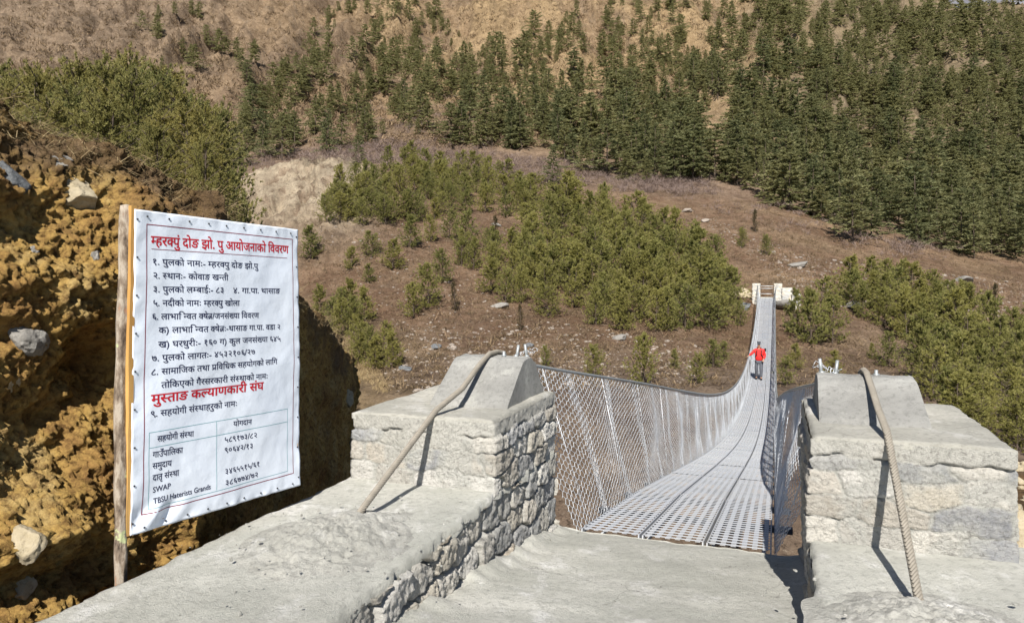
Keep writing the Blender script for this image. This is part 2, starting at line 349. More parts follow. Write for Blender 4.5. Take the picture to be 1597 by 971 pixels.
big = fbm(Q*np.array([1.6, 1.6, 2.6])+2, 3)*.13+np.maximum(fbm(Q*np.array([2.6, 2.6, 4.5])+7, 3), -.1)*.06
cl = fbm(Q*6.5, 3, .5, True)*.030
lump = np.zeros(U.shape)                                      # broken clods: cells with sharp seams
for sc, am in ((5.5, .010), (11., .016), (25., .024), (55., .017)):
    q = Q*sc+noise(Q*sc*.7)[..., None]*.5; i0_ = np.floor(q); f1 = np.full(U.shape, 9.); idv = np.zeros(U.shape)
    for a_ in (-1, 0, 1):
        for b_ in (-1, 0, 1):
            for c_ in (-1, 0, 1):
                g_ = i0_+np.array([a_, b_, c_]); hsh = _h(g_[..., 0].astype(int), g_[..., 1].astype(int), g_[..., 2].astype(int)); o_ = g_+.5+_g[hsh]*.45
                d_ = ((q-o_)**2).sum(-1); m__ = d_ < f1; f1 = np.where(m__, d_, f1); idv = np.where(m__, (hsh*37 % 101)/101., idv)
    lump = lump+am*((1-np.clip(f1, 0, 1.2))*.8+idv*1.0-.6)
fine = np.maximum(fbm(Q*32+5, 4, .7), -.45)*.022
disp = (big+cl*.35+lump+fine)*amp
hole = np.exp(-(((U-2.28)/.20)**2+((zz-1.15)/.17)**2))*.30+np.exp(-(((U-1.80)/.14)**2+((zz-1.33)/.05)**2))*.12+np.exp(-(((U-1.75)/.3)**2+((zz-.45)/.10)**2))*.14
nvx = np.where(face < 1, 1, 1-topp*.9); nvz = .2+topp*.8
P[..., 1] += disp*nvx-hole; P[..., 2] += disp*nvz*.8
humus = np.clip(sstep(.86, 1.0, face+fbm(Q*4, 3)*.10)*.85, 0, 1)
PB = B(P[..., 0], P[..., 1], P[..., 2])
bank = mesh_np('dirt_bank', PB, grid_faces(NTB, NU), M['soil'], smooth=True, cols={'tint': humus.ravel()})
tag(bank, kind='structure')
BV_B = BVHTree.FromPolygons(PB.reshape(-1, 3).tolist(), grid_faces(NTB, NU).tolist())
def onbank(pxx, pyy):
    d = Vector(((pxx-CX)/F, 1, -(pyy-HOR)/F)).normalized(); h = BV_B.ray_cast(Vector((0, 0, CH)), d); return h
def rock_mesh(seed, dims, sub=4, rough=.3, facet=True):
    bm = bmesh.new(); bmesh.ops.create_icosphere(bm, subdivisions=sub, radius=1)
    r = np.random.default_rng(seed); V = np.array([v.co[:] for v in bm.verts])
    for k in range(9):                                       # chisel flat facets
        n = r.normal(size=3); n /= np.linalg.norm(n); h = r.uniform(.55, .85); s = V@n
        V = V-np.maximum(s-h, 0)[:, None]*n*.92
    V = V*(1+rough*.35*fbm(V*2.3+seed, 4))[:, None]*np.array(dims)
    for v, c in zip(bm.verts, V): v.co = c
    me = bpy.data.meshes.new('rock'); bm.to_mesh(me); bm.free()
    for p in me.polygons: p.use_smooth = False
    return me
def rock(loc, dims, rot, mat, seed, label, name='rock', group=None, sub=4):
    me = rock_mesh(seed, dims, sub); me.materials.append(M[mat]); o = link(bpy.data.objects.new(name, me)); o.location = loc; o.rotation_euler = rot
    return tag(o, label, 'rock', group)
for k, (x, y, dm, mat, lab) in enumerate([
    (110, 303, (.095, .06, .075), 'rock_pale', 'large pale cream rock set high in the ochre bank'),
    (97, 251, (.045, .04, .012), 'rock_grey', 'small flat pale grey stone at the bank top above the cream rock'),
    (14, 280, (.062, .05, .045), 'rock_slate', 'dark shattered slate lump at the left edge of the bank'),
    (45, 527, (.062, .05, .065), 'rock_grey', 'grey angular rock jutting from the middle of the ochre bank'),
    (42, 852, (.060, .05, .045), 'rock_pale', 'tan rock low in the bank beside the concrete slab'),
    (40, 917, (.035, .03, .03), 'rock_pale', 'small orange tan stone at the shaded foot of the bank'),
    (52, 393, (.02, .02, .018), 'rock_grey', 'little grey pebble in the bank under the slate lump'),
    (149, 400, (.028, .02, .02), 'rock_grey', 'small grey stone in the bank beside the board post'),
    (547, 690, (.07, .06, .07), 'rock_pale', 'tan stone caught by sunlight in the dark bank behind the left tower'),
    (541, 620, (.06, .06, .09), 'rock_pale', 'upright ochre clod at the lit end of the bank'),
    (18, 600, (.03, .03, .02), 'rock_pale', 'small pale stone at the left frame edge of the bank')]):
    h = onbank(x, y)
    if h[0]: rock(h[0]+Vector((h[0].x, h[0].y, 0)).normalized()*dm[1]*.55, tuple(q*1.25 for q in dm), (k*.7, k*.35, .35+k*.2), mat, 40+k, lab)
# dry roots and grass hanging over the bank top: nobody could count the blades
def blades(P, n, h, w, spread, up=1., seed=0, droop=0., jit=.1):
    """n blades from each point: two-segment bent triangles"""
    r = np.random.default_rng(seed); P = np.repeat(np.asarray(P, float), n, 0); k = len(P)
    P = P+r.normal(size=(k, 3))*np.array([jit, jit, 0])
    a = r.uniform(0, 2*math.pi, k); s = r.uniform(.2, 1, k)*spread; H = np.repeat(np.broadcast_to(h, (k//n,)), n)*r.uniform(.5, 1.1, k)
    d = np.stack([np.cos(a)*s, np.sin(a)*s, np.full(k, up)], -1); d /= np.linalg.norm(d, axis=1)[:, None]
    mid = P+d*H[:, None]*.55; tip = mid+(d+np.stack([np.cos(a)*s*.5, np.sin(a)*s*.5, -np.full(k, droop)], -1))*H[:, None]*.45
    b = r.uniform(0, 2*math.pi, k); ww = np.repeat(np.broadcast_to(w, (k//n,)), n)[:, None]*np.stack([np.cos(b), np.sin(b), 0*b], -1)
    V = np.stack([P-ww, P+ww, mid-ww*.7, mid+ww*.7, tip], 1).reshape(-1, 3); i = np.arange(k)[:, None]*5
    return V, (i+np.array([[0, 1, 3, 2]])), (i+np.array([[2, 3, 4]])), np.repeat(r.random(k), 5)
def stuff(name, V, Qd, Tr, tint, mat, label, cat):
    o = mesh_np(name, V, [Qd, Tr], M[mat], cols={'tint': tint}); return tag(o, label, cat, kind='stuff')
i0 = int(NTB*.68); idx = rng.integers(i0, i0+50, 700); jdx = rng.integers(0, 560, 700)
V, q, t3, ti = blades(PB[idx, jdx], 12, .15, .0015, 1.5, .35, 11, .9, .04)
stuff('dry_grass', V, q, t3, ti, 'straw', 'dry grass and roots trailing over the top of the dirt bank', 'dry grass')
# ------------------------------------------------------------------ landing, platforms, masonry
DECK0, DECK1 = 4.28, 63.6; VC = -.56                        # bridge ends along u, centre line v
VL, VR, TU0, TU1 = -1.28, .16, 3.25, 4.25; ZL, ZR = .51, .455; ZTOPT = .84
def floor_z(u): return np.where(u < DECK0, (DECK0-u)*.155, 0.)
us = np.linspace(-2.5, DECK0+.02, 330); vs = np.linspace(VL-.05, VR+.05, 90); U, Vv = np.meshgrid(us, vs)
Zf = floor_z(U)+fbm(np.stack([U*2, Vv*2, 0*U], -1), 4)*.010+fbm(np.stack([U*9, Vv*9, 0*U], -1), 3)*.003
Zf += .035*np.exp(-((Vv-VL)/.10)**2)*(1+fbm(np.stack([U*6, Vv*6, 0*U], -1), 3)) + .02*np.exp(-((Vv-VR)/.06)**2)
ue = U+np.where(U > DECK0-.05, fbm(np.stack([U*0, Vv*7, 0*U], -1), 3)*.012, 0)
top = B(ue, Vv, Zf); n0 = len(vs); skirt = B(ue[:, -1], Vv[:, -1], np.full(n0, -.75))
Vx = np.concatenate([top.reshape(-1, 3), skirt]); last = np.arange(n0)*330+329; sk = 330*n0+np.arange(n0)
qs = np.stack([last[:-1], sk[:-1], sk[1:], last[1:]], -1)
tag(mesh_np('path', Vx, np.concatenate([grid_faces(n0, 330)[:, ::-1], qs]), M['concrete'], smooth=True), kind='structure')

def worley(a, b, sa, sb, seed, jit=.85, ex=2.6):
    """stone cells on a face: returns id, gap distance"""
    r = np.random.default_rng(seed); na = int(a.max()/sa)+6; nb = int(max(b.max(), 0)/sb)+12
    ja = r.uniform(-.5, .5, (na, nb))*jit; jb = r.uniform(-.5, .5, (na, nb))*jit*.75
    ia = np.floor(a/sa).astype(int)+2; ib = np.floor(b/sb).astype(int)+6
    f1 = np.full(a.shape, 9.); f2 = f1.copy(); idd = np.zeros(a.shape, int)
    for x in (-2, -1, 0, 1, 2):
        for y in (-1, 0, 1):
            ka = np.clip(ia+x, 0, na-1); kb = np.clip(ib+y, 0, nb-1)
            off = (kb % 2)*.5
            da = a/sa-(ka-2+.5+off*0.9-.25+ja[ka, kb]); db = b/sb-(kb-6+.5+jb[ka, kb])
            d = (np.abs(da)**ex+np.abs(db)**ex)**(1/ex)
            c = d < f1; f2 = np.where(c, f1, np.minimum(f2, d)); idd = np.where(c, ka*131+kb, idd); f1 = np.where(c, d, f1)
    return idd, f2-f1
STONES = np.array([[.44, .42, .38], [.27, .28, .29], [.55, .50, .41], [.36, .36, .35], [.62, .59, .53], [.44, .40, .34], [.28, .29, .31], [.66, .64, .60], [.50, .46, .40], [.50, .41, .30]])
MORT = np.array([.40, .40, .37])
def wall_strip(name, path, z0, z1, res, seed, parent, amp=.03, sa=.2, sb=.12, flat=None, top_crack=0, relief=1.0, gap=(.03, .17), jit=.6, ex=4.5):
    """masonry skin along a polyline of (u,v); flat = per-segment factor of relief"""
    path = np.array(path, float); seg = np.linalg.norm(np.diff(path, axis=0), axis=1); cum = np.concatenate([[0], np.cumsum(seg)])
    a = np.unique(np.concatenate([np.linspace(0, cum[-1], int(cum[-1]/res)+2), cum])); b = np.linspace(0, z1-z0, int((z1-z0)/res)+2)
    pu = np.interp(a, cum, path[:, 0]); pv = np.interp(a, cum, path[:, 1])
    si = np.clip(np.searchsorted(cum, a, 'right')-1, 0, len(seg)-1)
    dv = np.diff(path, axis=0)/seg[:, None]; nrm = np.stack([dv[:, 1], -dv[:, 0]], -1)   # outward = right of travel
    nn = nrm[si].copy()
    for k in range(1, len(cum)-1):
        w = np.clip(1-np.abs(a-cum[k])/.02, 0, 1)[:, None]; mid = nrm[k-1]+nrm[k]; nn = nn*(1-w)+mid*w*.8
    fl = np.ones(len(seg)) if flat is None else np.array(flat); ff = np.interp(a, np.concatenate([[cum[k]+1e-4, cum[k+1]-1e-4] for k in range(len(seg))]) if True else 0, np.repeat(fl, 2))
    Ag, Bg = np.meshgrid(a, b); FF = np.broadcast_to(ff, Ag.shape)
    wob = np.stack([Ag*5, Bg*5, 0*Ag+seed], -1); Aw = Ag+fbm(wob, 3)*.03; Bw = Bg+fbm(wob+31, 3)*.022
    idd, g = worley(Aw, Bw, sa, sb, seed, jit, ex)
    rr = np.random.default_rng(seed+1); hs = rr.uniform(.35, 1, 200000)[idd % 200000]; cs = STONES[rr.integers(0, len(STONES), 200000)[idd % 200000]]*rr.uniform(.85, 1.12, 200000)[idd % 200000][..., None]
    st = sstep(gap[0], gap[1], g)
    p3 = np.stack([Ag*14, Bg*14, 0*Ag+seed], -1)
    smear = sstep(-.05, .35, fbm(p3*.35+7, 4))*(1-.75*(FF > .9))                # mortar smeared over the stones
    h = amp*FF*(st*hs*(1-.6*smear))*relief+fbm(p3, 4, .6)*.009*FF+fbm(p3*3, 4, .65, True)*.0035+fbm(p3*9, 2)*.0018+.004
    if top_crack:
        zc = (z1-z0)-top_crack+fbm(np.stack([Ag*9, 0*Ag, 0*Ag+seed], -1), 4)*.022
        cp = sstep(-.004, .004, Bg-zc); h = h*(1-cp)+cp*(amp*.62*np.maximum(FF, .55)+fbm(p3*1.4, 4)*.004)
        h = h-.022*np.exp(-((Bg-zc+.004)/.006)**2)*sstep(-.25, .15, fbm(np.stack([Ag*6, 0*Ag+3, 0*Ag+seed], -1), 3))
        st = st*(1-cp)
    else: cp = 0*Ag
    seam = np.exp(-(g/.035)**2)*sstep(-.2, .25, fbm(p3*.5+3, 3))*(1-cp)
    h = h-seam*.007*(.5+FF)
    cl = MORT*(1-(st*(1-.8*smear))[..., None])+cs*(st*(1-.8*smear))[..., None]
    cl = cl*(1-cp[..., None])+np.array([.45, .44, .40])*cp[..., None]
    Pu = pu[None]+nn[None, :, 0]*h; Pv = pv[None]+nn[None, :, 1]*h
    zz = z0+Bg+np.clip(fbm(np.stack([Ag*8, 0*Ag, 0*Ag+seed+5], -1), 3)*.006, -.006, .006)*(Bg >= b[-1]-1e-6)*0
    return mesh_np(name, B(Pu, Pv, zz), grid_faces(len(b), len(a)), M['masonry'], parent, smooth=True, cols={'tint': cl.reshape(-1, 3)})
def top_sheet(name, u0, u1, v0, v1, z, mat, parent, seed, thick=.05, rag=.012, res=.02, edge=.03):
    """slab with a ragged rounded rim and a skirt down its sides"""
    nu = int((u1-u0)/res)+2; nv = int((v1-v0)/res)+2; U, Vv = np.meshgrid(np.linspace(u0, u1, nu), np.linspace(v0, v1, nv))
    Z = z+fbm(np.stack([U*2.5, Vv*2.5, 0*U+seed], -1), 4)*.007+fbm(np.stack([U*11, Vv*11, 0*U+seed], -1), 3)*.0025
    dist = np.minimum(np.minimum(U-u0, u1-U), np.minimum(Vv-v0, v1-Vv)); Z = Z-.007*np.exp(-dist/.008)
    ra = fbm(np.stack([U*8, Vv*8, 0*U+seed+2], -1), 4)*rag*np.exp(-dist/.04)
    U2 = U+ra; V2 = Vv+ra; T = B(U2, V2, Z)
    ring = np.concatenate([np.arange(nu), np.arange(1, nv)*nu+nu-1, (nv-1)*nu+np.arange(nu-2, -1, -1), np.arange(nv-2, 0, -1)*nu])
    low = T.reshape(-1, 3)[ring].copy(); low[:, 2] -= thick*(1+.5*fbm(low*7, 3)); N = nu*nv; k = len(ring); kk = np.arange(k); k1 = (kk+1) % k
    q = np.stack([ring[k1], ring[kk], N+kk, N+k1], -1)
    return mesh_np(name, np.concatenate([T.reshape(-1, 3), low]), np.concatenate([grid_faces(nv, nu)[:, ::-1], q[:, ::-1]]), M[mat], parent, smooth=True)
def mound(parent, u, v, z, ru, rv, hgt, seed):
    r = np.linspace(0, 1, 60)[:, None]; a = np.linspace(0, 2*math.pi, 150, endpoint=False)[None]
    w = 1+.12*fbm(np.stack([np.cos(a)*1.5, np.sin(a)*1.5, 0*a+seed], -1), 3)
    U = u+ru*r*w*np.cos(a); Vv = v+rv*r*w*np.sin(a); p = np.stack([U*9, Vv*9, 0*U+seed], -1)
    Z = z+hgt*(1-sstep(.1, 1, r))*np.ones_like(a)+(fbm(p, 5, .6)*.016+fbm(p*3.5, 3, .6)*.009)*(1-r**4)-.006*r**6+.003
    return mesh_np('mortar_mound', B(U, Vv, Z), grid_faces(60, 150, True), M['mortar'], parent, smooth=True)
def saddle_block(parent, v0, v1, z0, ub, sgn, seed):
    """concrete saddle: long front slope, short crest, steep back"""
    prof = [(3.53, z0-.02), (3.56, z0+.03), (3.83, z0+.222), (3.87, z0+.240), (3.98, z0+.242), (4.06, z0+.205), (4.21, z0-.02)]
    pr = np.array(prof); kz = 1 if sgn < 0 else .75; pr[:, 1] = z0+(pr[:, 1]-z0)*kz; t = np.linspace(0, len(pr)-1, 70); pu = np.interp(t, range(len(pr)), pr[:, 0]); pz = np.interp(t, range(len(pr)), pr[:, 1])
    vs = np.linspace(v0, v1, 40); rows = []
    for k, v in enumerate(vs):
        e = min(k, 39-k); ins = .006 if e == 0 else 0
        taper = .03*(pz-z0)/.25*(1 if v < (v0+v1)/2 else -1)*(abs(v-(v0+v1)/2)/((v1-v0)/2))
        rows.append(np.stack([pu*(1-ins*.1), v+taper*.45, pz-ins], -1))
    G = np.array(rows); nz = fbm(G*6+seed, 4)*.007+fbm(G*22+seed, 3)*.0025; G[..., 2] += nz; G[..., 0] += nz*.6
    n, m_ = G.shape[:2]; V = B(G[..., 0], G[..., 1], G[..., 2]).reshape(-1, 3); V = np.concatenate([V, V])   # end walls get their own corners
    ce = [[n*m_+j for j in range(m_)], [n*m_+(n-1)*m_+j for j in range(m_-1, -1, -1)]]
    c0 = V[:m_].mean(0); c0[2] = z0; c1 = V[(n-1)*m_:n*m_].mean(0); c1[2] = z0; V = np.concatenate([V, [c0, c1]]); T = []
    for j in range(m_-1): T += [[2*n*m_, n*m_+j, n*m_+j+1], [2*n*m_+1, n*m_+(n-1)*m_+j+1, n*m_+(n-1)*m_+j]]
    o = mesh_np('saddle_block', V, [grid_faces(n, m_)[:, ::-1], np.array(T)], M['block'], parent, smooth=True); return o
def tower(side, v0, v1, zf, lab):
    t = empty('stone_tower', BV(TU0, (v0+v1)/2, zf), lab, 'tower')
    zt = ZTOPT if side < 0 else .875
    pth = [(TU1, v1), (TU0, v1), (TU0, v0), (TU1, v0), (TU1, v1)]
    pth = [(TU1, v0), (TU0, v0), (TU0, v1), (TU1, v1), (TU1, v0)][::-1]
    fl = [.35, .45, .45, .45]
    pth = [(TU1, v1), (TU0, v1), (TU0, v0), (TU1, v0), (TU1, v1)]
    inner = 0 if side < 0 else 2
    fl = [.4]*4; fl[inner] = 1.; fl[1] = .34
    wall_strip('masonry', pth, zf-.02, zt, .0062, 60+side*7, t, amp=.034, sa=.24, sb=.103, flat=fl, top_crack=.07, jit=.5, ex=6, gap=(.02, .11))
    top_sheet('cap', TU0-.008, TU1+.02, v0-.01, v1+.01, zt+.012, 'cap', t, 12+side, thick=.03, rag=.008)
    off = VC+side*.975
    saddle_block(t, off-.225 if side < 0 else off-.225, off+.225, zt+.005, 0, side, 5+side)
    zc = zt+(.243 if side < 0 else .183)
    for (bu, bv, bh, lean) in [(3.95, off-side*.13, .07, .1), (3.97, off-side*.19, .075, -.08), (3.95, off+.055, .03, 0.)]:
        mb = MB(); mb.tube([BV(bu, bv, zc-.02), BV(bu+lean*.1, bv+lean*.12, zc+bh)], .0085, 8); mb.tube([BV(bu, bv, zc), BV(bu, bv, zc+.012)], .015, 6); mb.build('bolt', M['bolt'], t)
    mb = MB(); r = np.random.default_rng(4+side)                # loose loops of tie wire
    for k in range(7):
        a = np.linspace(0, r.uniform(4, 9), 34); ce = BV(3.96+.012*k, off-side*(.13+.014*k), zc+.03)
        q = r.uniform(.4, 1.1); mb.tube(np.stack([ce[0]+np.cos(a+k)*.022*q+a*.001, ce[1]+.018*np.sin(a*1.7+k), ce[2]-.018+np.sin(a*1.2+k*2)*.016*q+.004*k], -1), .0013, 5)
    mb.build('tie_wire', M['galv'], t)
    return t
VLO, VRO = -2.08, .86
tower(-1, VLO+.04, VL, ZL, 'left stone tower of the near bridge end, its inner side rough rubble')
tower(1, VR, VRO, ZR, 'right stone tower of the near bridge end under its sloped concrete block')
pl = empty('anchor_platform', BV(2, -1.7, 0), 'pale concrete slab platform on a rubble wall in front of the left tower', 'platform')
top_sheet('slab', -1.2, TU1+.01, VLO, VL+.02, ZL, 'concrete', pl, 3, thick=.05, rag=.018)
wall_strip('stone_wall', [(TU1+.02, VL-.012), (-1.2, VL-.012)], -.7, ZL-.035, .0075, 91, pl, amp=.05, sa=.2, sb=.13, gap=(.02, .13), ex=4)
wall_strip('stone_wall', [(-1.2, VLO+.012), (TU1+.02, VLO+.012)], -.7, ZL-.035, .02, 93, pl, amp=.03, sa=.2, sb=.13)
mound(pl, 2.42, -1.62, ZL, .42, .335, .065, 2)
pr_ = empty('anchor_platform', BV(2, .9, 0), 'pale concrete slab platform in front of the right tower', 'platform')
top_sheet('slab', -1.2, TU0+.22, VR-.02, 2.4, ZR, 'concrete', pr_, 8, thick=.05, rag=.015)
wall_strip('stone_wall', [(-1.2, VR+.012), (TU1+.02, VR+.012)], -.7, ZR-.035, .0085, 95, pr_, amp=.04, sa=.2, sb=.13)
wall_strip('stone_wall', [(TU0+.21, 2.35), (TU0+.21, VRO)], -.7, ZR-.035, .02, 96, pr_, amp=.03)
mound(pr_, 2.47, .46, ZR, .36, .38, .06, 7)
# ------------------------------------------------------------------ the bridge
SAG = 3.35
def sfrac(u): return np.clip((np.asarray(u, float)-DECK0)/(DECK1-DECK0), 0, 1)
def deck_z(u): s = sfrac(u); return -SAG*(4*s*(1-s))**1.17
def rail_off(u): s = sfrac(u); return .62+.36*np.exp(-np.maximum(u-4.1, 0)/2.2)+.12*np.exp(-(DECK1-u)/3.)
def rail_z(u):
    u = np.asarray(u, float); s = sfrac(u); e = np.maximum(u-4.1, 0); return 1.08*(1-s)-.055*np.exp(-e/1.5)+1.12*s-(SAG-.02)*(4*s*(1-s))**1.14-.13*(1-np.exp(-e))*np.exp(-e/6)
br = empty('suspension_bridge', BV(DECK0, VC, 0), 'long galvanised suspension footbridge sagging across the gorge between the stone towers', 'footbridge')
bl = np.array(br.location)
PW = .345; PLn = 2.0; NP = 29; span = DECK1-DECK0; PLn = span/NP
mb = MB()
for k in range(6):
    w = PW/6; mb.box(None, (-PLn/2+.004, -PW/2+k*w+.0145, -.0022), (PLn/2-.004, -PW/2+(k+1)*w-.0145, 0))
nr = 24
for k in range(nr):
    x = -PLn/2+(k+.5)*PLn/nr; mb.box(None, (x-.0085, -PW/2, -.0015), (x+.0085, PW/2, .0008))
for sgn in (-1, 1): mb.box(None, (-PLn/2+.002, sgn*PW/2-.004, -.03), (PLn/2-.002, sgn*PW/2+.004, .0015))
proto = mb.build('deck_panel', M['deck'], None, False); pm = proto.data; first = True; pm.materials.append(M['rod'])
for k in range(36, 36+nr*6): pm.polygons[k].material_index = 1
for i in range(NP):
    ua, ub = DECK0+i*PLn, DECK0+(i+1)*PLn; za, zb_ = float(deck_z(ua)), float(deck_z(ub)); um = (ua+ub)/2
    for j in (-1, 0, 1):
        o = proto if first else proto.copy()
        if not first: COL.objects.link(o)
        first = False; o.parent = br
        o.location = BV(um, VC+j*(PW+.024), (za+zb_)/2+.02+random.uniform(-.003, .003))-br.location
        o.rotation_euler = (random.uniform(-.006, .006), -math.atan2(zb_-za, PLn), R(90)-TH)
for i in range(NP*2+1):                                       # cross beams carry the panels
    u = DECK0+.06+i*(span-.12)/(NP*2); z = float(deck_z(u)); mb = MB()
    mb.box(lambda a, b, c: B(a, b, c), (u-.025, VC-.68, z-.07), (u+.025, VC+.68, z-.03)); mb.build('cross_beam', M['beam'], br, False)
mb = MB(); mb.box(lambda a, b, c: B(a, b, c), (DECK0-.02, VC+.3, -.20), (DECK0+.14, VC+.76, -.10)); mb.box(lambda a, b, c: B(a, b, c), (DECK0+.02, VC+.5, -.5), (DECK0+.1, VC+.6, -.2))
mb.build('anchor_beam', M['beam'], br, False)
for v in (-.5, -.2, .2, .5):
    uu = np.linspace(DECK0-.2, DECK1+.2, 90); mb = MB(); mb.tube(B(uu, VC+v, deck_z(uu)-.085), .013, 6); mb.build('deck_cable', M['galv'], br)
def rope_tube(mb, P, r, pitch=.088, strands=6, sub=.004):
    P = np.asarray(P, float); L = np.concatenate([[0], np.cumsum(np.linalg.norm(np.diff(P, axis=0), axis=1))]); n = int(L[-1]/sub); s = np.linspace(0, L[-1], n)
    C = np.stack([np.interp(s, L, P[:, k]) for k in range(3)], -1)
    for _ in range(12): C[1:-1] = .25*C[:-2]+.5*C[1:-1]+.25*C[2:]
    T = np.gradient(C, axis=0); T /= np.linalg.norm(T, axis=1)[:, None]; A = np.cross(T, [0, 0, 1.]); A /= np.linalg.norm(A, axis=1)[:, None]; Bn = np.cross(T, A)
    for k in range(strands):
        ph = 2*math.pi*(k/strands+s/pitch); mb.tube(C+r*.68*(A*np.cos(ph)[:, None]+Bn*np.sin(ph)[:, None]), r*.335, 7)
    mb.tube(C[::4], r*.52, 6)
for sgn in (-1, 1):
    uu = np.concatenate([np.linspace(4.1, 12, 40), np.linspace(12.5, DECK1+.2, 90)]); vo = VC+sgn*rail_off(uu); mb = MB()
    mb.tube(B(uu, vo, rail_z(uu)), np.where(uu < 10, .011, .017), 8)
    zt = (ZTOPT+.247 if sgn < 0 else .875+.187); zs = ZL if sgn < 0 else ZR; o = mb.build('hand_cable', M['bolt'], br)
    mb = MB(); vs_ = [VC+sgn*.98, VC+sgn*.98, VC+sgn*.985, VC+sgn*(.99 if sgn > 0 else 1.03), VC+sgn*(1.0 if sgn > 0 else 1.08), VC+sgn*(1.003 if sgn > 0 else 1.09)]
    pts = [BV(4.12, vs_[0], zt-.01), BV(4.0, vs_[0], zt+.014), BV(3.86, vs_[1], zt+.012), BV(3.6, vs_[2], zt-.155), BV(3.26, vs_[3], zt-.255+.04), BV(2.66, vs_[4], zs+.062), BV(2.55, vs_[5], zs-.02)]
    vs_ = vs_+[vs_[-1]]; pts = [BV(4.12, vs_[0], zt-.01), BV(4.0, vs_[0], zt+.017), BV(3.87, vs_[1], zt+.017), BV(3.74, vs_[2], zt-.03), BV(3.5, vs_[2], zt-(.13 if sgn < 0 else .095)), BV(3.28, vs_[3], (ZTOPT if sgn < 0 else .875)+.038), BV(2.68, vs_[4], zs+.055), BV(2.58, vs_[5], zs-.01)]
    rope_tube(mb, [p[:] for p in pts], .0152); mb.build('main_cable', M['rope'], br)
    # suspenders
    ns = 48
    for k in range(ns):
        u = DECK0+.35+k*(span-.7)/(ns-1); z0 = float(deck_z(u))-.05; z1 = float(rail_z(u)); mb = MB()
        mb.tube([BV(u, VC+sgn*.575, z0), BV(u, VC+sgn*float(rail_off(np.array(u))), z1)], .0026, 5); mb.build('suspender', M['galv'], br)
    # hexagonal wire netting from deck edge to hand cable
    P0 = []; P1 = []; RR = []
    def net(u0, u1, cu, cv, r):
        n = int((u1-u0)/(cu*.75)); mrow = int(round(1.2/cv)); k = np.arange(n)
        for row in range(mrow+1):
            # nodes: zig-zag hexes, twisted pairs along u
            pass
        a = cu*.5
        I, J = np.meshgrid(np.arange(n), np.arange(mrow), indexing='ij'); cxn = u0+I*cu*.75; cyn = (J+.5*(I % 2))*cv
        lj = .22*cu
        def nodepos(x, y):
            h = np.stack([x*37.1, y*53.7, 0*x+sgn], -1); return x+noise(h)*lj, y+noise(h+9)*cv*.24
        def seg(x0, y0, x1, y1, rad):
            x0, y0 = nodepos(x0, y0); x1, y1 = nodepos(x1, y1); out = []
            for x, y in ((x0, y0), (x1, y1)):
                t = np.clip(y/1.2, 0, 1); uu = np.clip(x, DECK0-.02, DECK1)
                belly = .05*np.sin(np.pi*t)*np.sin(uu*3.1+1)*.6+.025*noise(np.stack([uu*1.3, t*2, 0*t+sgn], -1))
                zt_ = rail_z(uu)-.0; zb = deck_z(uu)-.02
                off = .56*(1-t)+rail_off(uu)*t+belly*np.sin(np.pi*t)
                out.append(B(uu, VC+sgn*off, zb*(1-t)+zt_*t).reshape(-1, 3))
            P0.append(out[0]); P1.append(out[1]); RR.append(np.full(len(out[0]), rad))
        seg(cxn-a*.5, cyn+cv*.5, cxn+a*.5, cyn+cv*.5, r*1.45)
        seg(cxn+a*.5, cyn+cv*.5, cxn+a, cyn, r); seg(cxn+a*.5, cyn-cv*.5, cxn+a, cyn, r)
    net(DECK0-.02, 14, .072, .048, .0021); net(14, 30, .10, .07, .0029); net(30, DECK1, .17, .10, .0042)
    for ub in np.arange(5.0, 26, .93):                        # overlaps of the netting rolls
        net(ub, ub+.17, .06, .05, .0022)
    mb = MB(); mb.prism(np.concatenate(P0), np.concatenate(P1), np.concatenate(RR)); mb.build('wire_netting', M['galv'], br)
# crumpled spare netting at the inner corner of the left tower
# ------------------------------------------------------------------ far bank end of the bridge
fz = 0.0
mbp = MB()
for sgn in (-1, 1):
    t = empty('stone_pillar', BV(DECK1+.3, VC+sgn*.86, fz), ('left' if sgn < 0 else 'right')+' pale stone pillar at the far end of the bridge', 'pillar')
    wall_strip('masonry', [(DECK1+.7, VC+sgn*.85+.28), (DECK1-.1, VC+sgn*.85+.28), (DECK1-.1, VC+sgn*.85-.28), (DECK1+.7, VC+sgn*.85-.28), (DECK1+.7, VC+sgn*.85+.28)], -1.2, 1.2, .05, 77+sgn, t, amp=.05)
    top_sheet('cap', DECK1-.14, DECK1+.74, VC+sgn*.85-.32, VC+sgn*.85+.32, 1.22, 'cap', t, 31+sgn, .08, .02, .06)
mb = MB(); mb.box(lambda a, b, c: B(a, b, c), (DECK1-.02, VC-.57, -.6), (DECK1+3.2, VC+.57, .02)); tag(mb.build('pavement', M['concrete'], None, False), kind='structure')
t = empty('gate', BV(DECK1+.75, VC, 0), 'low steel rail gate closing the far end of the bridge', 'gate'); mb = MB()
for z in (.35, .8, 1.0): mb.tube([BV(DECK1+.78, VC-.62, z), BV(DECK1+.78, VC+.62, z)], .022, 6)
mb.build('rail', M['galv'], t); mb = MB()
for v in (-.6, .6): mb.tube([BV(DECK1+.78, VC+v, -.2), BV(DECK1+.78, VC+v, 1.05)], .03, 6)
mb.build('post', M['galv'], t)
t = empty('stone_wall', BV(DECK1, VC+1.6, 0), 'stepped pale dry stone wall right of the far bridge end', 'wall')
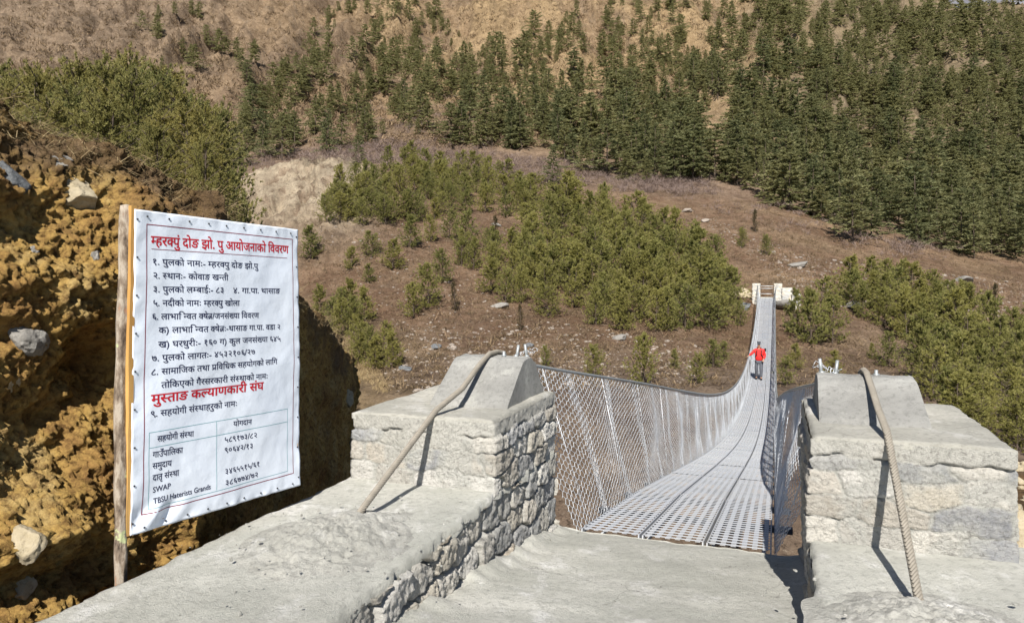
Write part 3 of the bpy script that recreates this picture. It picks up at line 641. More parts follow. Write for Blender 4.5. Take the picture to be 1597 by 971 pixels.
for k, (v0, v1, zt) in enumerate([(.62, 1.35, .85), (1.35, 2.0, .35)]):
    wall_strip('masonry', [(DECK1+1.2, v1), (DECK1-.3-.2*k, v1), (DECK1-.3-.2*k, v0), (DECK1+1.2, v0)], -2.2, zt, .05, 83+k, t, amp=.05); top_sheet('cap', DECK1-.33-.2*k, DECK1+1.2, v0-.03, v1+.03, zt+.02, 'cap', t, 35+k, .1, .03, .06)
for k, (x, y, dm, mat, lab) in enumerate([
    (1160, 479, (.75, .6, .45), 'rock_slate', 'dark grey boulder left of the far bridge end'),
    (1152, 460, (1.6, 1.0, .6), 'rock_pale', 'large pale boulder beside the left far pillar'),
    (1224, 476, (1.3, .8, .55), 'rock_grey', 'grey rubble block right of the far pillar'),
    (965, 528, (.7, .45, .28), 'rock_grey', 'light grey rock on the brown slope left of the red hiker'),
    (778, 478, (.8, .5, .25), 'rock_grey', 'flat grey rock on the slope above the left tower'),
    (826, 540, (.32, .25, .22), 'rock_slate', 'dark stone just above the left saddle block'),
    (680, 540, (.5, .35, .14), 'rock_slate', 'bluish slab on the scree left of the saddle block'),
    (632, 575, (.5, .3, .14), 'rock_slate', 'bluish grey stone on the scree above the left tower'),
    (775, 352, (.7, .4, .3), 'rock_grey', 'small grey rock between young pines under the bench'),
    (1330, 482, (1.2, .8, .6), 'rock_grey', 'grey rock patch between pines right of the bridge'),
    (1500, 440, (1.5, 1.0, .6), 'rock_grey', 'grey outcrop at the right below the forest'),
    (1070, 330, (1.2, .8, .35), 'rock_dust', 'pale rock on the bench under the right forest'),
    (1245, 415, (1.3, .9, .45), 'rock_grey', 'grey rock on the bench behind the far bridge end'),
    (1100, 345, (.9, .6, .3), 'rock_dust', 'low tan rock on the bench beside the pine clump')]):
    p = ground(x, y)
    if p: rock(p+Vector((0, 0, dm[2]*.2)), dm, (.1, .15, k*.8), mat, 140+k, lab, sub=3)
# ------------------------------------------------------------------ the project board
def at(pxx, pyy, d): return np.array([(pxx-CX)/F*d, d, CH-(pyy-HOR)/F*d])
DLf, DRt = 2.54, 3.27
TLc, TRc, BLc, BRc = at(210, 326, DLf), at(465, 358, DRt), at(203, 835, DLf), at(468, 756, DRt)
BW = np.linalg.norm((TRc+BRc-TLc-BLc)/2); BHt = np.linalg.norm((TLc-BLc+TRc-BRc)/2)
bn = np.cross(BRc-BLc, TLc-BLc); bn /= np.linalg.norm(bn)
if bn[0] < 0: bn = -bn
def wr(s, t):                                               # wrinkles of the stretched cloth
    e = np.minimum(np.minimum(s, 1-s), np.minimum(t, 1-t))
    w = .0035*np.sin(t*9+s*4)*np.cos(s*7)+.004*fbm(np.stack([s*4, t*5, 0*s], -1), 3)
    w = w+.0035*np.exp(-e/.025)*fbm(np.stack([s*14, t*16, 0*s+4], -1), 2)*1.4+.012*np.exp(-((s-.12)/.13)**2-((t-.955)/.035)**2)*np.sin(s*40+t*30)
    return w+.010*np.sin(np.pi*s)*np.sin(np.pi*t)
def ban(s, t, lift=0.):
    s = np.asarray(s, float); t = np.asarray(t, float)
    P = (TLc*((1-s)*(1-t))[..., None]+TRc*(s*(1-t))[..., None]+BLc*((1-s)*t)[..., None]+BRc*(s*t)[..., None])
    return P+bn*(wr(s, t)+lift)[..., None]
src = np.array([[210, 326], [465, 358], [468, 756], [203, 835]], float); dst = np.array([[0, 0], [1, 0], [1, 1], [0, 1]], float)
A = []; bb = []
for (x, y), (s, t) in zip(src, dst):
    A += [[x, y, 1, 0, 0, 0, -s*x, -s*y], [0, 0, 0, x, y, 1, -t*x, -t*y]]; bb += [s, t]
Hm = np.append(np.linalg.solve(np.array(A), np.array(bb)), 1).reshape(3, 3)
def st(x, y): q = Hm@np.array([x, y, 1.]); return q[:2]/q[2]
sg = empty('information_board', tuple(at(193, 890, 2.5)), 'white printed cloth board with red and navy Nepali writing, stretched between wooden posts', 'sign board')
n, m_ = 130, 180; Sg, Tg = np.meshgrid(np.linspace(0, 1, n), np.linspace(0, 1, m_))
fr = ban(Sg, Tg); bk = ban(Sg, Tg, -.003); N = n*m_
ring = np.concatenate([np.arange(n), np.arange(1, m_)*n+n-1, (m_-1)*n+np.arange(n-2, -1, -1), np.arange(m_-2, 0, -1)*n]); r1 = np.roll(ring, -1)
mesh_np('banner', np.concatenate([fr.reshape(-1, 3), bk.reshape(-1, 3)]), np.concatenate([grid_faces(m_, n)[:, ::-1], grid_faces(m_, n)+N, np.stack([ring, r1, N+r1, N+ring], -1)]), M['banner'], sg, smooth=True)
def ink_line(pts, w, name, mat):
    mb = MB()
    for (a, b) in zip(pts[:-1], pts[1:]):
        p = np.array([st(*a), st(*b)]); k = np.linspace(0, 1, 50); s = p[0, 0]+(p[1, 0]-p[0, 0])*k; t = p[0, 1]+(p[1, 1]-p[0, 1])*k
        d = (p[1]-p[0])*np.array([BW, BHt]); d /= np.linalg.norm(d); nx_, ny_ = -d[1]*w/BW, d[0]*w/BHt; ex = d*w/np.array([BW, BHt]); s[0] -= ex[0]; s[-1] += ex[0]; t[0] -= ex[1]; t[-1] += ex[1]
        V = np.concatenate([ban(s-nx_, t-ny_, .0005), ban(s+nx_, t+ny_, .0005)]); i = np.arange(49); mb.add(V, np.stack([i, i+50, i+51, i+1], -1))
    mb.build(name, mat, sg)
ink_line([(228.7, 348.8), (456.4, 372.7), (457.3, 736.5), (221.8, 801.4), (228.7, 348.8)], .0016, 'border_line', M['ink_maroon'])
ink_line([(236, 386), (448, 401)], .0011, 'heading_rule', M['ink_maroon'])
ink_line([(231.3, 670), (448, 634), (448.5, 733), (231.3, 792.5), (231.3, 670)], .0009, 'table_line', M['ink_teal'])
ink_line([(335.7, 653), (335.7, 762)], .0009, 'table_line', M['ink_teal']); ink_line([(231.3, 694.7), (448, 654.4)], .0009, 'table_line', M['ink_teal'])
_tc = {}
def glyphs(txt, bold):
    if (txt, bold) in _tc: return _tc[txt, bold]
    c = bpy.data.curves.new('lettering', 'FONT'); c.body = txt; c.size = 1; c.offset = bold; c.resolution_u = 3; o = bpy.data.objects.new('lettering', c); COL.objects.link(o)
    dg = bpy.context.evaluated_depsgraph_get(); me = bpy.data.meshes.new_from_object(o.evaluated_get(dg)); bpy.data.objects.remove(o); bpy.data.curves.remove(c)
    _tc[txt, bold] = me; return me
def xmax(txt, bold): return max((v.co.x for v in glyphs(txt, bold).vertices), default=0)
def advance(txt, bold): return xmax(txt+'|', bold)-xmax('|', bold)
import re
def letters(txt, x0, y0, x1, y1, size, mat, bold=.010):
    bm = bmesh.new(); x = 0; off = bold; bold = 0.
    for tok in re.findall(r'\{.\}|<.>|[^{<]+', txt):
        half = tok[0] == '{'; sp = tok[0] == '<'; body = tok[1] if half or sp else tok; t2 = bmesh.new(); t2.from_mesh(glyphs(body, bold)); adv = advance(body, bold)
        if half:
            cut = adv-(.20 if body != 'क' else .22)
            bmesh.ops.bisect_plane(t2, geom=t2.verts[:]+t2.edges[:]+t2.faces[:], plane_co=(cut, 0, 0), plane_no=(1, 0, 0), clear_outer=True); adv = cut
        if sp:
            sx = adv-.15; vs_ = [t2.verts.new(p) for p in ((sx, .30, 0), (sx, .20, 0), (sx-.34, .0, 0), (sx-.36, .09, 0))]; t2.faces.new(vs_)
        me = bpy.data.meshes.new('t'); bmesh.ops.translate(t2, vec=(x, 0, 0), verts=t2.verts); t2.to_mesh(me); t2.free(); bm.from_mesh(me); bpy.data.meshes.remove(me); x += adv
    a, b = st(x0, y0), st(x1, y1); lo = min(v.co.x for v in bm.verts); hi = max(v.co.x for v in bm.verts)
    bmesh.ops.triangulate(bm, faces=bm.faces[:])
    V = np.array([v.co[:] for v in bm.verts]); f = (V[:, 0]-lo)/(hi-lo)
    s = a[0]+(b[0]-a[0])*f; t = a[1]+(b[1]-a[1])*f-(V[:, 1]-.33)*size/BHt; k1 = (b[0]-a[0])/(hi-lo)*off; k2 = size/BHt*off
    W3 = np.concatenate([ban(s+k1*dx, t+k2*dy, .0005+.00008*i) for i, (dx, dy) in enumerate(((-1, -.6), (1, -.6), (-1, .6), (1, .6), (0, 0)))])
    F3 = np.array([[v.index for v in q.verts] for q in bm.faces]) if not bm.verts.index_update() else 0
    nV = len(V); bm.free(); return mesh_np('lettering', W3, np.concatenate([F3+nV*i for i in range(5)]), mat, sg)
NV, RD = M['ink_navy'], M['ink_red']
for a in [("{म}हर{क}पुं दोङ झो. पु आयोजनाको िववरण", 235.3, 373, 450.4, 388, .052, RD, .022),
          ("१. पुलको नामः- {म}हर{क}पु दोङ झो.पु", 238, 405, 401, 413, .034, NV), ("२. {स}थानः- कोवाङ ख{न}ती", 238, 426, 353, 430, .034, NV),
          ("३. पुलको ल{म}बाईः- ८३", 238, 447, 345, 449, .034, NV), ("४. गा.पा. थासाङ", 361, 449.5, 436, 451, .034, NV), ("५. नदीको नामः {म}हर{क}पु खोला", 238, 468, 371, 469, .034, NV),
          ("६. लाभाि{न}वत {क}षे<त>/जनसं{ख}या िववरण", 237, 489, 401, 488, .034, NV), ("क) लाभाि{न}वत {क}षे<त>ः-थासाङ गा.पा. वडा २", 247, 510, 435, 506, .034, NV),
          ("ख) घरधुरीः- १६० ग) कुल जनसं{ख}या ६४५", 246, 532, 436, 524, .034, NV), ("७. पुलको लागतः- ४५३२१०६/२७", 236, 553.5, 394.5, 544, .034, NV),
          ("८. सामािजक तथा <प>िविधक सहयोगको लािग", 236, 575, 430, 559.5, .034, NV), ("तोिकएको गैरसरकारी सं{स}थाको नामः", 250, 595, 414, 582, .034, NV),
          ("मु{स}ताङ क{ल}याणकारी संघ", 235, 617, 408, 597, .050, RD, .024), ("९. सहयोगी सं{स}थाहरुको नामः", 234, 640.5, 367, 624.7, .034, NV),
          ("सहयोगी सं{स}था", 243.4, 679.5, 300.5, 671.7, .032, NV), ("योगदान", 362, 657, 391, 653.5, .031, NV), ("गाउँपािलका", 237, 705, 284, 697.6, .033, NV),
          ("५८९१७३/८२", 348.6, 682, 399, 675, .032, NV), ("समुदाय", 237, 723, 266.5, 718, .033, NV), ("९०६४२/१३", 348.6, 698.8, 392.7, 691.8, .032, NV), ("दातृ सं{स}था", 237, 742, 278, 733.4, .033, NV),
          ("३४६५५१५/६१", 349.5, 732.8, 403.4, 721, .032, NV), ("SWAP", 238, 761.6, 265, 754.4, .029, NV), ("३८६७७४/७२", 349.5, 750.7, 401.4, 738, .032, NV), ("TBSU Haterists Grands", 238.5, 779.5, 326.4, 756.4, .029, NV)]: letters(*a)
def log(pts, r, seed, name='post'):
    P = np.array(pts, float); k = np.linspace(0, len(P)-1, 70); C = np.stack([np.interp(k, range(len(P)), P[:, j]) for j in range(3)], -1); a = np.linspace(0, 2*math.pi, 28, endpoint=False)
    rr = r*(1+.24*fbm(np.stack([np.cos(a)[None]*1.2+0*k[:, None], np.sin(a)[None]*1.2+0*k[:, None], C[:, 2:3]*6+0*a[None]+seed], -1), 4))
    V = C[:, None]+np.stack([rr*np.cos(a), rr*np.sin(a), 0*rr], -1); V = V.reshape(-1, 3); V = np.concatenate([V, C[:1], C[-1:]+[[0, 0, .006]]]); T = []
    for j in range(28): T.append([70*28+1, 69*28+j, 69*28+(j+1) % 28])
    return mesh_np(name, V, [grid_faces(70, 28, True), np.array(T)], M['log'], sg, smooth=True)
dn = bn*.03
log([at(187, 905, 2.53)-[0, 0, .25], at(188, 890, 2.53), at(188, 600, 2.54), at(197, 321, 2.55)], .0195, 3)
log([at(462, 745, 3.36)-dn, at(461, 560, 3.36)-dn, at(458, 364, 3.36)-dn], .02, 9)
def bar(p, q, w, d, name, mat, wob=0):
    p = np.array(p); q = np.array(q); k = np.linspace(0, 1, 30)[:, None]; C = p+(q-p)*k; ax = (q-p)/np.linalg.norm(q-p); side = np.cross(ax, bn); C = C+side*(fbm(np.concatenate([k*6, 0*k, 0*k+w*90], 1), 3)*wob)[:, None]
    V = np.stack([C-side*w-bn*d, C+side*w-bn*d, C+side*w+bn*d, C-side*w+bn*d], 1).reshape(-1, 3); mb = MB(); mb.add(V, np.concatenate([grid_faces(30, 4, True), [[0, 1, 2, 3], [119, 118, 117, 116]]])); return mb.build(name, mat, sg, False)
up_ = (TLc-BLc)/np.linalg.norm(TLc-BLc); rt = (BRc-BLc)/np.linalg.norm(BRc-BLc)
bar(BLc-rt*.002-bn*.012, TLc-rt*.002-bn*.012+up_*.012, .0095, .010, 'batten', M['batten'], .004)
bar(BRc-rt*.02-bn*.016, TRc-rt*.02-bn*.016, .014, .011, 'batten', M['batten'])
bar(TLc+rt*.01-up_*.015-bn*.016, TRc-rt*.04-up_*.015-bn*.016, .012, .011, 'batten', M['batten']); bar(BLc+rt*.01+up_*.015-bn*.016, BRc-rt*.04+up_*.015-bn*.016, .012, .011, 'batten', M['batten'])
mb = MB()
for k in range(9):
    for s, t in ((.012, .03+k*.117), (.985, .03+k*.117), (.06+k*.11, .018), (.06+k*.11, .985)):
        c = ban(np.array(s), np.array(t), .001); mb.tube([c, c+bn*.003], .0035, 6)
mb.build('tack', M['tack'], sg)
# ------------------------------------------------------------------ the hiker on the bridge
def skin(name, nodes, edges, mat, parent, sub=2):
    me = bpy.data.meshes.new(name); me.from_pydata([n[0] for n in nodes], edges, []); o = bpy.data.objects.new(name, me); COL.objects.link(o)
    sk_ = o.modifiers.new('s', 'SKIN'); sk_.use_smooth_shade = True
    for v, n in zip(me.skin_vertices[0].data, nodes): v.radius = n[1] if isinstance(n[1], tuple) else (n[1], n[1])
    me.skin_vertices[0].data[0].use_root = True
    ss = o.modifiers.new('b', 'SUBSURF'); ss.levels = sub; ss.render_levels = sub
    dg = bpy.context.evaluated_depsgraph_get(); m2 = bpy.data.meshes.new_from_object(o.evaluated_get(dg)); bpy.data.objects.remove(o); bpy.data.meshes.remove(me)
    m2.materials.clear(); m2.materials.append(mat); o = bpy.data.objects.new(name, m2); link(o, parent); return o
M['skin'] = plain('skin', (.36, .20, .13), .5, .4, 0, .08); M['red'] = plain('red_jacket', (.62, .022, .02), .6, .3, 0, .15, 9); M['grey'] = plain('grey_trousers', (.085, .09, .105), .8, .2, 0, .2, 9)
M['black'] = plain('black_cloth', (.012, .012, .014), .8, .2, 0, .2, 9); M['cap_grey'] = plain('dark_grey_cap', (.05, .055, .065), .8, .2, 0, .2, 9)
pu, pv = 36.95, VC-.135; pz = float(deck_z(pu))+.035
pe = empty('person', BV(pu, pv, pz), 'hiker in red jacket and grey trousers on the bridge, one hand on the cable', 'person'); pe.rotation_euler = (0, 0, -TH)
body = [((0, 0, .95), (.15, .10)), ((0, 0, 1.12), (.14, .095)), ((0, .01, 1.33), (.17, .105)), ((0, .0, 1.47), .065), ((0, -.02, 1.55), .058), ((0, -.035, 1.62), (.078, .092)), ((0, -.025, 1.69), (.075, .085)),
        ((-.17, 0, 1.42), .055), ((-.32, -.07, 1.24), .042), ((-.455, -.13, 1.135), .03), ((.18, 0, 1.42), .055), ((.25, .03, 1.14), .042), ((.20, -.14, .97), .03),
        ((-.095, 0, .88), .088), ((-.11, -.05, .50), .058), ((-.115, .09, .10), .042), ((-.125, -.04, .035), .036), ((.095, 0, .88), .088), ((.10, -.13, .50), .058), ((.105, -.13, .10), .042), ((.115, -.26, .035), .036),
        ((-.50, -.15, 1.115), (.036, .02)), ((.185, -.215, .94), (.036, .02)), ((0, -.135, 1.615), .014)]
be = [(0, 1), (1, 2), (2, 3), (3, 4), (4, 5), (5, 6), (2, 7), (7, 8), (8, 9), (2, 10), (10, 11), (11, 12), (0, 13), (13, 14), (14, 15), (15, 16), (0, 17), (17, 18), (18, 19), (19, 20), (9, 21), (12, 22), (5, 23)]
for hnd, d in ((21, (-.9, -.25, -.35)), (22, (-.15, -.7, -.6))):       # four fingers and a thumb on each hand
    hp = Vector(body[hnd][0]); d = Vector(d).normalized(); sdv = d.cross(Vector((0, 0, 1))).normalized(); dw = Vector((0, 0, -1))
    for k, ln in enumerate((.075, .085, .08, .06)):
        a = hp+sdv*(k-1.5)*.021; i = len(body); body += [((a+d*ln*.45)[:], .0095), ((a+d*ln*.7+dw*ln*.35)[:], .0085)]; be += [(hnd, i), (i, i+1)]
    i = len(body); body += [((hp-sdv*.045+d*.01)[:], .011), ((hp-sdv*.055+d*.04+dw*.02)[:], .009)]; be += [(hnd, i), (i, i+1)]
skin('body', body, be, M['skin'], pe)
skin('jacket', [((0, 0, .86), (.20, .15)), ((0, 0, 1.05), (.195, .15)), ((0, 0, 1.3), (.215, .155)), ((0, .01, 1.45), (.12, .10)), ((0, .05, 1.53), (.10, .085)), ((-.19, 0, 1.41), .085), ((-.33, -.07, 1.24), .07), ((-.445, -.125, 1.145), .05), ((.20, 0, 1.41), .085), ((.27, .03, 1.14), .07), ((.215, -.12, .99), .05)],
     [(0, 1), (1, 2), (2, 3), (3, 4), (2, 5), (5, 6), (6, 7), (2, 8), (8, 9), (9, 10)], M['red'], pe)
skin('trousers', [((0, 0, .93), (.155, .115)), ((-.10, 0, .84), .108), ((-.112, -.05, .50), .082), ((-.115, .085, .10), .07), ((.10, 0, .84), .108), ((.102, -.13, .50), .082), ((.105, -.13, .10), .07)], [(0, 1), (1, 2), (2, 3), (0, 4), (4, 5), (5, 6)], M['grey'], pe)
for sx, y in ((-1, .09), (1, -.13)): skin('shoe', [((sx*.112, y+.03, .055), (.05, .05)), ((sx*.115, y-.06, .05), (.05, .045)), ((sx*.12, y-.16, .035), (.045, .032))], [(0, 1), (1, 2)], M['black'], pe)
skin('cap', [((0, -.02, 1.725), (.088, .098)), ((0, -.02, 1.765), (.07, .08)), ((0, -.15, 1.70), (.07, .012))], [(0, 1), (0, 2)], M['cap_grey'], pe)
for sx in (-1, 1): skin('eye', [((sx*.03, -.118, 1.64), .009), ((sx*.03, -.124, 1.64), .007)], [(0, 1)], M['black'], pe, 1)
skin('mouth', [((-.02, -.112, 1.575), .006), ((.02, -.112, 1.575), .006)], [(0, 1)], M['red'], pe, 1)
bp = empty('backpack', BV(pu+.2, pv+.04, pz+1.0), 'black backpack on the back of the red jacketed hiker', 'backpack'); bp.rotation_euler = (0, 0, -TH)
skin('bag', [((.02, .03, -.02), (.17, .10)), ((.03, .04, .25), (.17, .11)), ((.05, .02, .50), (.14, .08))], [(0, 1), (1, 2)], M['black'], bp)
skin('bedroll', [((.24, .03, .32), .05), ((.245, .03, .5), .05)], [(0, 1)], M['black'], bp)
for sx in (-.10, .10): skin('strap', [((sx-.03, -.06, .47), (.025, .012)), ((sx-.03, -.36, .40), (.025, .012)), ((sx-.035, -.375, .22), (.025, .012)), ((sx-.03+np.sign(sx)*.08, -.33, .08), (.02, .012))], [(0, 1), (1, 2), (2, 3)], M['black'], bp)
# ------------------------------------------------------------------ trees
def orth(d):
    a = np.cross(d, [0.13, .21, .97]); a /= np.linalg.norm(a, axis=-1, keepdims=True)+1e-9; return a, np.cross(d, a)
def tris(base, d, side, L, w):
    V = np.stack([base-side*w[:, None], base+side*w[:, None], base+d*L[:, None]], 1).reshape(-1, 3); return V, np.arange(len(V)).reshape(-1, 3)
def young_crown(seed, levels=9, per=5, tufts=6, nb=9, nl=.085, nw=.0065, wide=.36, up=(.5, 1.0), tw=.55):
    r = np.random.default_rng(seed); pts = []; dirs = []; tint = []; twigs = []
    lean = r.normal(size=2)*.03
    for k in range(levels):
        h = .08+.86*(k/(levels-1))**.92; n = per+r.integers(-1, 2)
        for j in range(n):
            L = (wide*(1-h)**tw*(.6+.4*min(1, h/.2))+.05)*r.uniform(.55, 1.2); az = r.uniform(0, 2*math.pi); el = r.uniform(*up)*(.6+.6*h)
            b0 = np.array([lean[0]*h, lean[1]*h, h+r.normal()*.02]); e0 = el*.5
            for q in range(tufts):
                t = .30+.70*(q+r.random()*.7)/tufts; e = e0+(el-e0)*t
                p = b0+L*t*np.array([math.cos(az)*math.cos(e), math.sin(az)*math.cos(e), math.sin(e)*t])+r.normal(size=3)*.022*L/.3
                d = np.array([math.cos(az)*math.cos(el), math.sin(az)*math.cos(el), math.sin(el)+.4])+r.normal(size=3)*.35
                pts.append(p); dirs.append(d/np.linalg.norm(d)); tint.append(np.clip(r.beta(1.3, 3)+.25*(t > .85), 0, 1))
            twigs.append((b0, p))
    pts.append(np.array([lean[0], lean[1], .97])); dirs.append(np.array([0, 0, 1.])); tint.append(.5)
    P = np.repeat(np.array(pts), nb, 0); Dn = np.repeat(np.array(dirs), nb, 0); T = np.repeat(np.array(tint), nb)
    d = Dn+r.normal(size=P.shape)*.62; d /= np.linalg.norm(d, axis=1)[:, None]; a, b = orth(d); th = r.uniform(0, 6.28, len(P))[:, None]
    V, Tn = tris(P-d*.012, d, a*np.cos(th)+b*np.sin(th), nl*r.uniform(.6, 1.15, len(P)), np.full(len(P), nw))
    return V, Tn, np.repeat(np.clip(T+r.normal(size=len(T))*.1, 0, 1), 3), twigs
def conifer_crown(seed, levels=20, per=6, sprays=7, wide=.25, low=.10):
    r = np.random.default_rng(seed); base = []; d_ = []; L_ = []; w_ = []; tn = []; twigs = []
    for k in range(levels):
        h = low+(1-low)*.97*(k/(levels-1)); n = max(3, per+r.integers(-2, 2)); ph = r.uniform(0, 6.28)
        for j in range(n):
            if r.random() < .10: continue
            az = ph+j*6.283/n+r.normal()*.3; L = (wide*(1-h)**.50*min(1, .55+h*2)+.022)*r.uniform(.4, 1.3)*(1+.35*math.sin(az*2+seed+h*5)); el = r.uniform(-.25, .2)+.5*h*h
            b0 = np.array([0, 0, h]); ax = np.array([math.cos(az)*math.cos(el), math.sin(az)*math.cos(el), math.sin(el)]); sd_ = np.array([-math.sin(az), math.cos(az), 0])
            t0 = np.clip(r.beta(1.4, 3), 0, 1)
            for q in range(sprays):
                t = .22+.78*(q+.5)/sprays
                for sgn in (-1, 1, 0):
                    dd_ = ax*(.75 if sgn else 1)+sd_*sgn*.75+np.array([0, 0, r.normal()*.25+.12])+r.normal(size=3)*.15
                    base.append(b0+ax*L*t*.9+np.array([0, 0, r.normal()*.007-.02*t*t])); d_.append(dd_/np.linalg.norm(dd_)); L_.append(min(L*.42, .055)*r.uniform(.7, 1.3)*(1.15-t*.35)); w_.append(.0105+.006*r.random()); tn.append(np.clip(t0*.5+.55*t*r.random(), 0, 1))
            twigs.append((b0, b0+ax*L*.8))
    base = np.array(base); d_ = np.array(d_); a, b = orth(d_); th = r.normal(size=len(base))[:, None]*.7
    V, Tn = tris(base, d_, a*np.cos(th)+b*np.sin(th), np.array(L_), np.array(w_))
    return V, Tn, np.repeat(np.array(tn), 3), twigs
def trunk_mesh(twigs, r0, top=.96, nt_=40, limb=.004):
    mb = MB(); z = np.linspace(-.06, top, 8); mb.tube(np.stack([0*z, 0*z, z], -1), r0*(1-z/1.05)+.002, 6)
    tw = twigs[::max(1, len(twigs)//nt_)]
    mb.prism([t[0] for t in tw], [t[1] for t in tw], limb); return mb
def variant(kind, crown, trunk, mat):
    V, T, ti, tw = crown; c = mesh_np('crown', V, T, M[mat], cols={'tint': ti}); t = trunk_mesh(tw, *trunk).build('trunk', M['bark'])
    d = (c.data, t.data, V, T, ti); bpy.data.objects.remove(c); bpy.data.objects.remove(t); return d
YV = [variant('y', young_crown(s, 10, 7, 8, 13, .066, .0072, w_*1.06, (.3, .9), t_), (.016, .93), 'young') for s, w_, t_ in ((1, .44, .6), (2, .40, .7), (3, .52, .55), (4, .42, .75), (5, .50, .45))]
JV = [variant('j', young_crown(21, 9, 7, 6, 9, .05, .007, .26, (.9, 1.3), .4), (.02, .9), 'juniper')]
UV_ = [variant('b', young_crown(s, 13, 8, 12, 15, .042, .0050, w_, (.25, .85), .45), (.016, .93), 'bush') for s, w_ in ((11, .44), (12, .38), (13, .48))]
CV = [variant('c', conifer_crown(s, lv, pr, 9, w_, lo), (.012, .96, 40, .002), 'dark') for s, lv, pr, w_, lo in ((31, 17, 7, .30, .08), (32, 14, 7, .36, .1), (33, 18, 6, .26, .14), (34, 14, 6, .33, .18), (35, 15, 8, .38, .05), (36, 13, 7, .30, .24))]
def plant(var, p, h, wid, rz, label, name='pine_tree', cat='pine tree', group=None, tilt=0):
    e = empty(name, p, label, cat, group); e.rotation_euler = (random.gauss(0, .03)+tilt, random.gauss(0, .03), rz); e.scale = (h*wid, h*wid, h)
    for nm, me in (('trunk', var[1]), ('crown', var[0])):
        o = bpy.data.objects.new(nm, me); link(o, e)
    return e
def inpoly(x, y, poly):
    c = False; j = len(poly)-1
    for i in range(len(poly)):
        (xi, yi), (xj, yj) = poly[i], poly[j]
        if (yi > y) != (yj > y) and x < (xj-xi)*(y-yi)/(yj-yi)+xi: c = not c
        j = i
    return c
def scatter(poly, n, gap, seed, yscale=.6, tries=40):
    r = random.Random(seed); xs = [p[0] for p in poly]; ys = [p[1] for p in poly]; out = []; k = 0
    while len(out) < n and k < n*tries:
        k += 1; x = r.uniform(min(xs), max(xs)); y = r.uniform(min(ys), max(ys))
        if inpoly(x, y, poly) and all((x-a)**2+((y-b)/yscale)**2 > gap*gap for a, b in out): out.append((x, y))
    return out
rd = random.Random(5)
def young_at(x, y, hp, label, group=None, dmin=14, vs=None, wid=None, name='pine_tree', cat='pine tree'):
    p = ground(x, y, dmin)
    if p is None: return
    h = hp*p.y/F*rd.uniform(1.0, 1.2); plant(rd.choice(vs or YV), (p.x, p.y, p.z-.03*h), h, wid or rd.uniform(.8, 1.25), rd.uniform(0, 6.28), label, name, cat, group)
for poly, n, gap, hs, lab, grp in [
    ([(485, 352), (515, 315), (585, 285), (640, 285), (690, 300), (690, 345), (620, 352)], 34, 14, (34, 48), 'young green pine in the clump below the sandy outcrop', 'young pines below the sandy outcrop'),
    ([(570, 262), (640, 258), (760, 285), (845, 305), (850, 345), (740, 335), (690, 330), (640, 280)], 32, 15, (34, 46), 'young pine in the row along the top edge of the brown slope', 'young pines along the top edge of the slope'),
    ([(850, 330), (960, 345), (1050, 380), (1120, 430), (1150, 475), (1145, 512), (1060, 522), (935, 515), (865, 470), (805, 450), (815, 390)], 105, 14.5, (46, 66), 'yellow green young pine in the big clump on the slope left of the bridge', 'young pines of the big central clump'),
    ([(485, 480), (530, 470), (600, 520), (622, 545), (618, 590), (575, 585), (520, 540)], 15, 17, (38, 54), 'olive young pine on the eroded slope right of the board', 'young pines right of the board'),
    ([(700, 385), (800, 390), (860, 450), (850, 490), (790, 480), (735, 450)], 16, 22, (40, 56), 'young pine scattered on the slope left of the big clump', 'young pines left of the big clump'),
    ([(1410, 520), (1470, 505), (1597, 540), (1640, 640), (1640, 720), (1500, 690), (1440, 650)], 44, 22, (60, 92), 'bushy young pine behind the right tower at the right edge', 'bushy pines behind the right tower'),
    ([(1320, 470), (1390, 455), (1480, 480), (1500, 520), (1430, 530), (1340, 505)], 22, 20, (48, 66), 'young pine in the belt right of the far bridge end', 'young pines right of the far bridge end')]:
    for x, y in scatter(poly, n, gap, int(poly[0][0])): young_at(x, y, rd.uniform(*hs), lab, grp)
